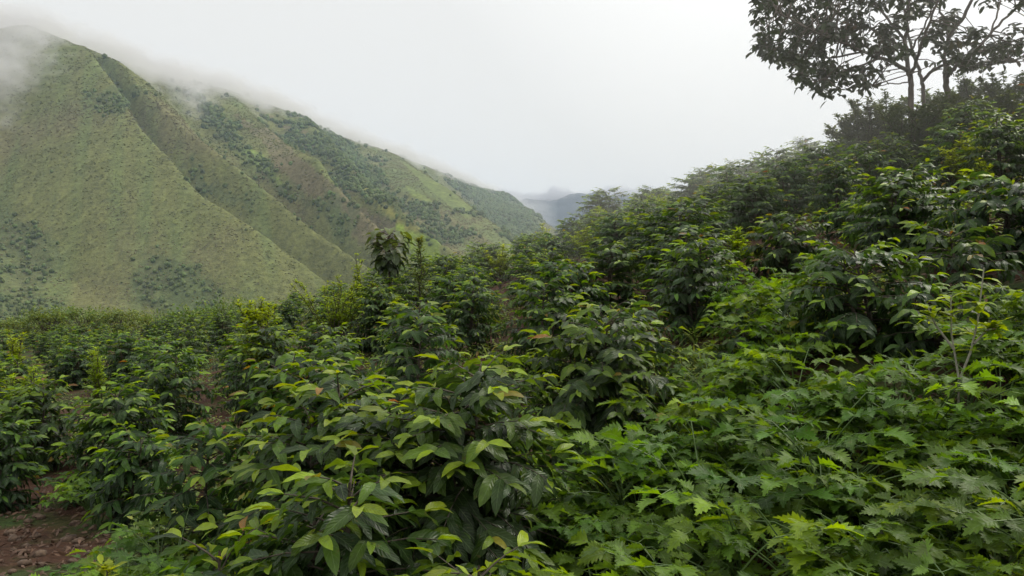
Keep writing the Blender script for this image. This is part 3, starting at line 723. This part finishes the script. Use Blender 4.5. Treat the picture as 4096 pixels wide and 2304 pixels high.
# ------------------------------------------------------------------ yellow-green shrubs
def shrub_parts(seed, H, wd, leaf=.045, mat=None, stems=7, bark=None, n=26, vase=.35):
    rn = np.random.default_rng(seed); st = Buf(); P, D, Nn, Ln, Ag = [], [], [], [], []
    for k in range(stems):
        az = rn.uniform(0, 6.28); l = H*rn.uniform(.7, 1.); o = wd*rn.uniform(.2, 1.)
        tt = np.linspace(0, 1, 7); pts = np.c_[np.cos(az)*o*tt**1.3, np.sin(az)*o*tt**1.3, l*tt-.04]; pts[1:] += rn.normal(0, .02*H, (6, 3))
        tube(st, pts, np.linspace(.010, .003, 7)*max(H, .6), 5)
        for i in range(n):
            f = rn.uniform(vase, 1); p = np.array([np.interp(f, tt, pts[:, c]) for c in range(3)])
            a2 = rn.uniform(0, 6.28); tl = H*rn.uniform(.08, .25)*(1.25-f); td = np.array([math.cos(a2)*.7, math.sin(a2)*.7, rn.uniform(.3, 1.)])
            e = p+unit(td)*tl; tube(st, [p, (p+e)/2, e], [.003, .0022, .0015], 3)
            m = max(6, int(tl/leaf*3.2))
            for j in range(m):
                q = p+(e-p)*(j+.6)/m; a3 = a2+j*2.4
                P.append(q); D.append([math.cos(a3), math.sin(a3), rn.uniform(.1, .9)]); Nn.append([-.4*math.cos(a3), -.4*math.sin(a3), 1]); Ln.append(leaf*rn.uniform(.7, 1.2)); Ag.append(min(1, max(0, f*.8+rn.uniform(-.25, .25))))
    fo = Buf(); Ln = np.array(Ln); leaf_batch(fo, P, D, Nn, Ln, Ln*.5, rn.uniform(.1, .8, len(Ln)), np.array(Ag), 3, prof='oval', rn=rn, wave=.05)
    return [('stems', st.mesh('shrub_stems', bark or BARK)), ('foliage', fo.mesh('shrub_foliage', mat or SHRUB))]
SG = 'bright shrubs scattered through the coffee'
def shrub(seed, px, ytop, Y, label, wd, leaf=.05, **kw):
    p, h = top_height(px, ytop, Y); h = max(h, .25)
    t = thing('shrub', label, 'shrub', p, 0, 1, kw.pop('group', SG)); copy_parts(shrub_parts(seed, h, wd, leaf, **kw), t)
shrub(401, 262, 296, 11.5, 'bright yellow green shrub standing above the left coffee rows', .42, .07, stems=15, n=40)
shrub(402, 335, 274, 14, 'broad yellow green shrub left of the big-leaved sapling', .95, .07, stems=18, n=20)
shrub(403, 357, 254, 14.5, 'thin leafy shoot rising from the broad yellow green shrub', .14, .07, stems=3)
shrub(404, 268, 342, 9.0, 'low lime green shrub in front of the bright yellow one', .36, .06, stems=13, n=34)
shrub(405, 500, 244, 19, 'light green shrub on the slope line under the far spurs', .5, .08, stems=8)
shrub(406, 590, 225, 17, 'light green shrub under the rounded skyline bush', .6, .08, stems=10)
shrub(407, 655, 190, 19, 'pale green shrub on the skyline where the slope steepens', .6, .08, stems=10)
shrub(408, 632, 212, 15, 'tall pale shrub on the hazy slope', .4, .07, stems=8)
shrub(409, 736, 222, 9.6, 'spindly shrub with bare stems right of the tall pointed bush', .22, .06, stems=6, n=14, vase=.3)
shrub(410, 752, 238, 9.0, 'spindly yellow green shrub against the brown bank', .2, .06, stems=5, n=14)
shrub(411, 962, 136, 10.5, 'yellow green shrub on the upper right slope', .42, .06, stems=9)
shrub(412, 985, 158, 9.6, 'open light green shrub lower on the right slope', .4, .055, stems=6, n=16)
shrub(413, 28, 352, 10, 'yellow green shrub among coffee at the left edge', .3, .055, stems=6)
shrub(414, 100, 338, 11.5, 'slender lime shrub in the left field', .28, .06, stems=6)
shrub(415, 18, 328, 15, 'small lime shrub high in the left field', .3, .07, stems=6)
shrub(416, 545, 222, 22, 'thin young shrub poking above the slope line by the blue hill', .3, .11, stems=4, n=9)
shrub(417, 458, 290, 12, 'sparse dry shrub on the earth in the middle of the slope', .4, .05, stems=7, n=14)
shrub(418, 480, 300, 10.5, 'sparse twiggy shrub right of the upright coffee bush', .35, .045, stems=7, n=12)
shrub(419, 582, 262, 12, 'lime green shrub between the broad coffee bush and the slope', .25, .06, stems=6)
shrub(420, 102, 556, 2.6, 'lime green shrub at the bottom left corner', .22, .055, stems=7, n=12)
shrub(421, 165, 541, 2.55, 'lime shoot beside the berry branches at the bottom', .05, .055, stems=2, n=10)
shrub(422, 186, 549, 2.5, 'second lime shoot from the left at the bottom edge', .05, .055, stems=2, n=10)
shrub(423, 605, 205, 21, 'pale shrub behind the slope left of the skyline shrub', .5, .09, stems=8)
shrub(424, 702, 205, 14, 'faded green shrub on the middle of the hazy slope', .45, .07, stems=8)
# the yellow sapling with pale stem among the herbs
def sapling():
    rn = np.random.default_rng(5); p, h = top_height(957, 262, 3.55); st = Buf(); P, D, Nn, Ln, Ag = [], [], [], [], []
    limbs = [[(0, 0, -.05), (.01, 0, h*.35), (-.02, .01, h*.6), (-.03, 0, h*.82)], [(.005, 0, h*.33), (.07, .01, h*.5), (.10, 0, h*.68), (.13, .0, h*.97)], [(-.015, 0, h*.52), (-.09, .02, h*.65), (-.14, 0, h*.75)], [(.08, 0, h*.55), (.16, .03, h*.62), (.2, .02, h*.66)]]
    for L_ in limbs:
        L_ = np.array(L_); tube(st, L_, np.linspace(.0065, .003, len(L_)), 7)
        for i in range(20):
            f = rn.uniform(.5, 1); q = np.array([np.interp(f, np.linspace(0, 1, len(L_)), L_[:, c]) for c in range(3)]); a = rn.uniform(0, 6.28)
            P.append(q); D.append([math.cos(a), math.sin(a), rn.uniform(-.1, .8)]); Nn.append([0, 0, 1]); Ln.append(rn.uniform(.07, .12)); Ag.append(rn.uniform(.5, 1))
    fo = Buf(); Ln = np.array(Ln); leaf_batch(fo, P, D, Nn, Ln, Ln*.42, rn.uniform(.2, .9, len(Ln)), np.array(Ag), 5, rn=rn)
    t = thing('sapling', 'thin yellow-leaved sapling with a pale forked stem among the herbs', 'sapling', p); copy_parts([('stem', st.mesh('sapling_stem', PALEBARK)), ('leaves', fo.mesh('sapling_leaves', SHRUB))], t)
sapling()
# the sapling with big drooping leaves against the mountain
def bigleaf():
    rn = np.random.default_rng(6); p, h = top_height(389, 233, 13.5); st = Buf()
    tube(st, [(0, 0, -.05), (.02, 0, h*.4), (0, .01, h*.75), (0, 0, h*.97)], [.03, .025, .018, .008], 7)
    P, D, Nn, Ln, Ag = [], [], [], [], []
    for i in range(90):
        f = i/89; z = h-.02-.62*f; a = i*2.4+rn.normal(0, .35); pe = rn.uniform(.7, 1.35)*(.07+.17*math.sin(math.pi*min(f*.85+.22, 1))); e = .7-.7*f
        o = np.array([0, 0, z]); q = o+np.array([math.cos(a)*pe, math.sin(a)*pe, pe*.4*(1-f)]); tube(st, [o, (o+q)/2+[0, 0, .02], q], [.006, .005, .004], 4)
        P.append(q); D.append([math.cos(a), math.sin(a), -.1-.7*f+rn.normal(0, .3)]); Nn.append([math.cos(a)*.5, math.sin(a)*.5, 1]); Ln.append(rn.uniform(.17, .27)); Ag.append(max(0, .75-f)+rn.uniform(0, .35))
    fo = Buf(); Ln = np.array(Ln); leaf_batch(fo, P, D, Nn, Ln, Ln*.78, rn.uniform(.5, 1.1, len(Ln)), np.clip(Ag, 0, 1), 6, prof='heart', rn=rn, wave=.04)
    t = thing('sapling', 'sapling with a compact drop-shaped head of large leaves before the mountain', 'sapling', p); copy_parts([('stem', st.mesh('bigleaf_stem', BARK)), ('leaves', fo.mesh('bigleaf_leaves', BIGLEAF))], t)
bigleaf()
shrub(430, 420, 228, 14.5, 'slim upright sapling with small leaves right of the big-leaved one', .10, .075, stems=2, n=40, vase=.3, group='saplings against the mountain', mat=WEED)
p_ = at_px(669, 4.0)
def yellowleaf():
    rn = np.random.default_rng(8); st = Buf(); fo = Buf(); P = []; D = []
    tube(st, [(0, 0, -.03), (.02, 0, .2), (.01, .01, .36)], [.005, .004, .003], 5)
    a = np.array([3.0, 3.9, -.3, 1.2]); P = np.repeat([[.01, .01, .36]], 4, 0); D = np.c_[np.cos(a), np.sin(a)*.6, [.25, .05, .3, .1]]
    leaf_batch(fo, P, D, np.repeat([[0, -.3, 1.]], 4, 0), [.14, .12, .08, .08], [.07, .06, .04, .04], .8, np.array([.86, .9, .84, .8]), 6, rn=rn)
    t = thing('seedling', 'yellowing seedling with drooping leaves between the herb patches', 'seedling', p_); copy_parts([('stem', st.mesh('seedling_stem', STALK)), ('leaves', fo.mesh('seedling_leaves', COFFEE))], t)
yellowleaf()

# bigger shrubs on the crest under the tall trees
CG = 'dense shrubs on the crest under the trees'
for i, (px, yt, Y, w, lab) in enumerate([(868, 97, 16.5, .75, 'pale bushy shrub on the crest left of the tree trunks'), (893, 91, 17, .7, 'bushy crest shrub hiding the foot of the left trunk'), (938, 84, 17, .8, 'reddish green crest shrub between the tree trunks'),
        (972, 74, 16.5, .8, 'dark dense crest shrub right of the last trunk'), (1012, 70, 15.5, .8, 'dark crest shrub cut by the right edge'), (915, 99, 14, .7, 'low dark crest shrub in front of the trunks'), (958, 98, 14, .8, 'dense dark shrub just below the crest on the right'), (1000, 92, 13.5, .8, 'leafy shrub under the crest near the right edge'), (850, 112, 17, .6, 'feathery shrub at the left end of the crest')]):
    shrub(500+i, px, yt, Y, lab, w,   .095, stems=18, n=48, vase=.10, mat=DARKSHRUB, group=CG)

# ------------------------------------------------------------------ tall trees top right
TY = 14.5
def pt(px, py, y=TY): return np.array([(px-512)/F*y, y, (288-py)/F*y])
TREES = [
 ('slender tree with long limbs reaching left, leftmost of three on the crest', (911, 118, 0), [
  [(911, 118, 0, .085), (911, 95, 0, .08), (910, 76, 0, .075), (907, 62, .1, .06), (905, 40, .2, .06), (908, 15, .2, .05), (915, -40, .3, .03)],
  [(907, 70, 0, .055), (885, 60, -.4, .045), (862, 52, -.7, .035), (835, 40, -1., .028), (800, 25, -1.3, .02), (770, 8, -1.5, .012)],
  [(908, 52, .1, .05), (888, 38, .5, .042), (860, 25, .9, .035), (820, 5, 1.2, .025), (785, -15, 1.4, .015)],
  [(910, 76, 0, .05), (916, 62, -.3, .045), (921, 45, -.6, .04), (930, 20, -.9, .032), (945, -25, -1.2, .02)],
  [(880, 58, -.4, .03), (855, 68, -.8, .024), (830, 76, -1.1, .018), (805, 86, -1.3, .01)],
  [(862, 52, -.7, .028), (830, 58, -.2, .022), (795, 55, .2, .016), (765, 48, .4, .009)],
  [(860, 25, .9, .03), (830, 30, 1.4, .02), (790, 35, 1.7, .012)], [(910, 82, 0, .02), (890, 84, -.5, .014), (868, 86, -.9, .009)], [(905, 40, .2, .04), (880, 10, .8, .03), (850, -20, 1.2, .02)]]),
 ('forked tree in the middle of the three on the crest', (925, 112, .9), [
  [(926, 112, .9, .065), (924, 95, .9, .06), (922, 80, .9, .055), (918, 66, 1., .05), (912, 50, 1.2, .045), (905, 20, 1.4, .03), (900, -30, 1.5, .02)],
  [(922, 82, .9, .05), (932, 70, .6, .045), (945, 65, .3, .035), (960, 62, 0, .02)], [(912, 50, 1.2, .03), (925, 25, .8, .025), (940, -10, .6, .015)]]),
 ('tree with spreading upper limbs, rightmost of three on the crest', (949, 110, .3), [
  [(949, 112, .3, .09), (948, 92, .3, .085), (946, 76, .3, .08), (944, 55, .3, .06), (950, 35, .2, .06), (965, 15, 0, .05), (985, -25, -.3, .03)],
  [(946, 78, .3, .06), (957, 66, .0, .05), (970, 55, -.4, .042), (990, 35, -.8, .035), (1010, 15, -1., .028), (1040, -20, -1.2, .015)], [(970, 55, -.4, .035), (995, 48, -.2, .028), (1020, 40, 0, .02), (1050, 25, .2, .01)],
  [(950, 35, .2, .04), (940, 10, .6, .03), (935, -30, .8, .02)], [(990, 35, -.8, .025), (1000, 5, -.5, .02), (1008, -30, -.3, .012)], [(957, 66, 0, .03), (985, 66, .5, .02), (1015, 62, .8, .012)]])]
CLOUDS = [([(757, -70), (757, 52), (775, 58), (812, 62), (850, 38), (900, 26), (950, 0), (955, -70)], 290), ([(788, 76), (806, 94), (832, 97), (862, 90), (890, 83), (882, 72), (830, 64), (796, 66)], 44),
          ([(850, 44), (905, 66), (915, 55), (890, 30)], 26), ([(915, 38), (955, 12), (1000, 38), (1010, 62), (972, 72), (948, 80), (926, 62)], 50), ([(992, 30), (1075, 15), (1075, 70), (1005, 62)], 36), ([(960, -60), (1075, -60), (1075, 10), (985, 6)], 60), ([(757, 50), (766, 45), (800, 58), (792, 66), (770, 62)], 22)]
limb_pts = []
for ti, (lab, b, limbs) in enumerate(TREES):
    for L_ in limbs:
        pl = np.array([pt(a, c, TY+d) for a, c, d, r in L_])
        for i in range(len(pl)-1):
            for f in np.linspace(0, 1, 5, endpoint=False):
                q = pl[i]*(1-f)+pl[i+1]*f
                if L_[i][1] < 92: limb_pts.append((ti, *q))
limb_pts = np.array(limb_pts)
sprays = {0: [], 1: [], 2: []}
rt = np.random.default_rng(21)
for poly, k in CLOUDS:
    xs = [a for a, _ in poly]; ys = [b for _, b in poly]; c = 0
    while c < k:
        a, b2 = rt.uniform(min(xs), max(xs)), rt.uniform(min(ys), max(ys))
        if not in_poly(np.array([a]), np.array([b2]), poly)[0]: continue
        q = pt(a, b2-3, TY+rt.normal(0, 1.)); d = np.linalg.norm(limb_pts[:, 1:]-q, axis=1); j = d.argmin()
        sprays[int(limb_pts[j, 0])].append((limb_pts[j, 1:], q)); c += 1
for ti, (lab, b, limbs) in enumerate(TREES):
    base = pt(b[0], b[1], TY+b[2]); base[2] = float(ground_z(base[0], base[1]))
    st = Buf()
    for li, L_ in enumerate(limbs):
        pl = np.array([pt(a, c, TY+d) for a, c, d, r in L_])-base; rr = np.array([r for *_, r in L_])
        if li == 0: pl = np.concatenate([[[0, 0, -.2]], pl[1:]]);
        u = np.linspace(0, 1, len(pl)); uu = np.linspace(0, 1, len(pl)*4); pp = np.stack([np.interp(uu, u, pl[:, c]) for c in range(3)], -1)
        pp[1:-1] = (pp[:-2]+pp[1:-1]*2+pp[2:])/4; pp[2:-1] += rt.normal(0, .012, (len(pp)-3, 3))
        tube(st, pp, np.interp(uu, u, rr)*(.72 if li else .66), 9)
    P, D, Nn, Ln, Ag = [], [], [], [], []
    for o, q in sprays[ti]:
        o = o-base; q = q-base; mid = (o+q)/2+rt.normal(0, .05, 3)+[0, 0, .06]; tube(st, [o, mid, q], [.014, .009, .005], 5)
        brown = rt.uniform() < .05
        for k in range(rt.integers(9, 16)):
            f = rt.uniform(.35, 1.05); p = o*(1-f)**2+mid*2*f*(1-f)+q*f*f if f < 1 else q
            if rt.uniform() < .75: p = q+rt.normal(0, .06, 3)
            a = rt.uniform(0, 6.28); P.append(p); D.append([math.cos(a), math.sin(a), rt.uniform(-.8, .35)]); Nn.append([rt.normal(0, .3), rt.normal(0, .3), 1]); Ln.append(rt.uniform(.12, .22)); Ag.append(1 if brown else rt.uniform(0, .7))
    fo = Buf(); Ln = np.array(Ln); leaf_batch(fo, P, D, Nn, Ln, Ln*.45, rt.uniform(.4, 1.2, len(Ln)), np.array(Ag), 4, rn=rt, prof='oval', wave=.05)
    t = thing('tree', lab, 'tree', base, group='tall trees on the crest'); copy_parts([('trunk', st.mesh('tree_trunk', TREEBARK)), ('crown', fo.mesh('tree_crown', TREELEAF))], t)

# ------------------------------------------------------------------ trees below the left field edge
def far_tree(seed, h, r):
    rn = np.random.default_rng(seed); st = Buf(); tube(st, [(0, 0, -.3), (.05, 0, h*.4), (0, .1, h*.8)], [.09, .07, .04], 6)
    P, D, Nn, Ln, Ag = [], [], [], [], []
    for k in range(60):
        a = rn.uniform(0, 6.28); rr = r*math.sqrt(rn.uniform(.02, 1)); z = h*(.62+.34*math.sqrt(max(0, 1-(rr/r)**2)))*rn.uniform(.86, 1.02)
        q = np.array([math.cos(a)*rr, math.sin(a)*rr, z]); o = np.array([0, 0, h*.5]); tube(st, [o, (o+q)/2+[0, 0, .1], q], [.03, .02, .01], 4)
        for j in range(26):
            a2 = rn.uniform(0, 6.28); P.append(q+rn.normal(0, .22, 3)*[1, 1, .6]); D.append([math.cos(a2), math.sin(a2), rn.uniform(-.5, .4)]); Nn.append([rn.normal(0, .4), rn.normal(0, .4), 1]); Ln.append(rn.uniform(.16, .3)); Ag.append(rn.uniform(0, 1))
    fo = Buf(); Ln = np.array(Ln); leaf_batch(fo, P, D, Nn, Ln, Ln*.6, .5, np.array(Ag), 2, prof='oval', rn=rn)
    return [('trunk', st.mesh('far_tree_trunk', BARK)), ('crown', fo.mesh('far_tree_crown', WEED))]
ft = [far_tree(700+i, 5., [2.0, 2.4, 1.8][i]) for i in range(3)]
for i, (px, yt, Y) in enumerate([(8, 317, 70), (28, 308, 78), (48, 304, 72), (66, 303, 80), (84, 305, 70), (102, 304, 78), (120, 306, 72), (138, 309, 80), (158, 307, 88), (180, 303, 92), (228, 296, 90), (242, 292, 96), (205, 300, 95), (-15, 318, 74)]):
    p, h = top_height(px, yt, Y); s = rng.uniform(.8, 1.1)*(Y/75)
    t = thing('tree', 'pale green open tree in the hazy row below the field edge', 'tree', p, rng.uniform(0, 6), (s, s, h/5), 'trees below the left field'); copy_parts(ft[i % 3], t)

# ------------------------------------------------------------------ ground cover
def scatter(n, Ymax, Ymin=1.2):
    y = Ymin+(Ymax-Ymin)*rng.uniform(0, 1, n)**1.5; x = y*rng.uniform(-.76, .78, n); return x, y, ground_z(x, y)
x, y, z = scatter(24000, 30); wx, wy = proj(x, y, z); k = (fbm(x*.55+3, y*.55, 3) > .46) & ~((in_poly(wx, wy, BARE[0]) | in_poly(wx, wy, BARE[1])) & (fbm(x*1.3, y*1.3, 2) < .74)); x, y, z = x[k], y[k], z[k]
bz = Buf(); m = 7
for i in range(m):
    a = rng.uniform(0, 6.28, len(x)); l = rng.uniform(.03, .085, len(x)); hgt = rng.uniform(0, .14, len(x))
    leaf_batch(bz, np.c_[x+np.cos(a)*.03, y+np.sin(a)*.03, z+.01+hgt], np.c_[np.cos(a), np.sin(a), rng.uniform(0, .9, len(x))], np.repeat([[0, 0, 1.]], len(x), 0), l, l*.55, rng.uniform(.2, 1, len(x)), rng.uniform(0, 1, len(x)), 2, prof='oval')
w = obj('weeds', bz.mesh('weeds', WEED)); w['kind'] = 'stuff'
V0, Q0 = ico(1); bz = Buf()
for i in range(420):
    sx = rng.uniform(-6, 9); sy = rng.uniform(4, 12)
    if i < 260: sx = rng.uniform(-5.2, -2.6); sy = rng.uniform(4.2, 7)
    r = rng.uniform(.01, .045); bz.add(V0*r*rng.uniform(.7, 1.3, (len(V0), 1))*[1.2, 1, .7]+[sx, sy, float(ground_z(sx, sy))+r*.2], Q0)
w = obj('clods', bz.mesh('clods', noisy_mat('clod', (.045, .026, .017), (.13, .085, .055), 30, bump=.4))); w['kind'] = 'stuff'
x, y, z = scatter(900, 16, 3.); wx, wy = proj(x, y, z); k = (fbm(x*.8+31, y*.8, 2) > .5) & ~in_poly(wx, wy, BARE[0]); x, y, z = x[k], y[k], z[k]; bz = Buf()
for i in range(9):
    a = rng.uniform(0, 6.28, len(x)); l = rng.uniform(.12, .30, len(x))
    leaf_batch(bz, np.c_[x+np.cos(a)*.02, y+np.sin(a)*.02, z-.01], np.c_[np.cos(a)*.5, np.sin(a)*.5, np.ones(len(x))], np.c_[-np.cos(a), -np.sin(a), np.full(len(x), .5)], l, .012, rng.uniform(.5, 1.6, len(x)), rng.uniform(.2, 1, len(x)), 4, prof='oval', fold=.1, wave=0)
w = obj('grass', bz.mesh('grass', WEED)); w['kind'] = 'stuff'
x, y, z = scatter(9000, 18); ex = rng.uniform(-6, -2.4, 1600); ey = rng.uniform(4., 7.2, 1600); x = np.r_[x, ex]; y = np.r_[y, ey]; z = np.r_[z, ground_z(ex, ey)]; bz = Buf(); a = rng.uniform(0, 6.28, len(x)); l = rng.uniform(.025, .085, len(x))
leaf_batch(bz, np.c_[x, y, z+.012], np.c_[np.cos(a), np.sin(a), rng.normal(0.2, .4, len(x))], np.c_[rng.normal(0, .7, (len(x), 2)), np.ones(len(x))], l, l*.42, rng.uniform(-.6, 1.2, len(x)), .5, 3)
w = obj('leaf_litter', bz.mesh('leaf_litter', LITTER)); w['kind'] = 'stuff'

# ------------------------------------------------------------------ light, sky, camera
SUN_EL, SUN_AZ = R(46), R(58)                    # azimuth measured from straight ahead towards the right
world = bpy.data.worlds.new('World'); bpy.context.scene.world = world; world.use_nodes = True
nt = world.node_tree; nt.nodes.clear(); L = nt.links.new
wo = nt.nodes.new('ShaderNodeOutputWorld'); bg = nt.nodes.new('ShaderNodeBackground'); L(bg.outputs[0], wo.inputs[0])
sky = nt.nodes.new('ShaderNodeTexSky'); sky.sky_type = 'NISHITA'; sky.sun_disc = False; sky.sun_elevation = SUN_EL; sky.sun_rotation = SUN_AZ; sky.dust_density = 4; sky.air_density = 1.
# overcast: the clear sky veiled by an even sheet of cloud, brighter towards the hidden sun and the zenith
tc = nt.nodes.new('ShaderNodeTexCoord'); sp = nt.nodes.new('ShaderNodeSeparateXYZ'); L(tc.outputs['Generated'], sp.inputs[0])
cr = ramp(nt, [(0, (7.45, 7.32, 6.88)), (.38, (7.65, 7.52, 7.12)), (1, (13.5, 13.4, 13.))]); L(sp.outputs[2], cr.inputs[0])
dt = nt.nodes.new('ShaderNodeVectorMath'); dt.operation = 'DOT_PRODUCT'; L(tc.outputs['Generated'], dt.inputs[0])
dt.inputs[1].default_value = (math.sin(SUN_AZ)*math.cos(SUN_EL), math.cos(SUN_AZ)*math.cos(SUN_EL), math.sin(SUN_EL))
gl = ramp(nt, [(.55, (0, 0, 0)), (1, (4.5, 4.4, 4.3))]); L(dt.outputs['Value'], gl.inputs[0])
ov = mixc(nt, 1., cr.outputs[0], gl.outputs[0], 'ADD')
fin = mixc(nt, .93, sky.outputs[0], ov)
L(fin, bg.inputs[0]); bg.inputs[1].default_value = .10
sl = bpy.data.lights.new('sun', 'SUN'); sl.energy = 1.5; sl.angle = R(12); sl.color = (1, .95, .82)
so = bpy.data.objects.new('sun', sl); C.objects.link(so)
dv = Vector((math.sin(SUN_AZ)*math.cos(SUN_EL), math.cos(SUN_AZ)*math.cos(SUN_EL), math.sin(SUN_EL)))
so.rotation_euler = dv.to_track_quat('Z', 'Y').to_euler()
cam = bpy.data.cameras.new('camera'); cam.lens = 36*F/1024; cam.sensor_width = 36; cam.clip_start = .05; cam.clip_end = 30000
co = bpy.data.objects.new('camera', cam); C.objects.link(co); co.rotation_euler = (R(90), 0, 0)
sc = bpy.context.scene; sc.camera = co
sc.view_settings.view_transform = 'Standard'; sc.view_settings.look = 'None'; sc.view_settings.exposure = .32; sc.view_settings.gamma = 1
sc.render.engine = 'CYCLES'; sc.cycles.use_denoising = True; sc.cycles.max_bounces = 8; sc.cycles.diffuse_bounces = 4; sc.cycles.transmission_bounces = 4
sc.cycles.volume_bounces = 1; sc.cycles.volume_max_steps = 256; sc.cycles.volume_step_rate = 1
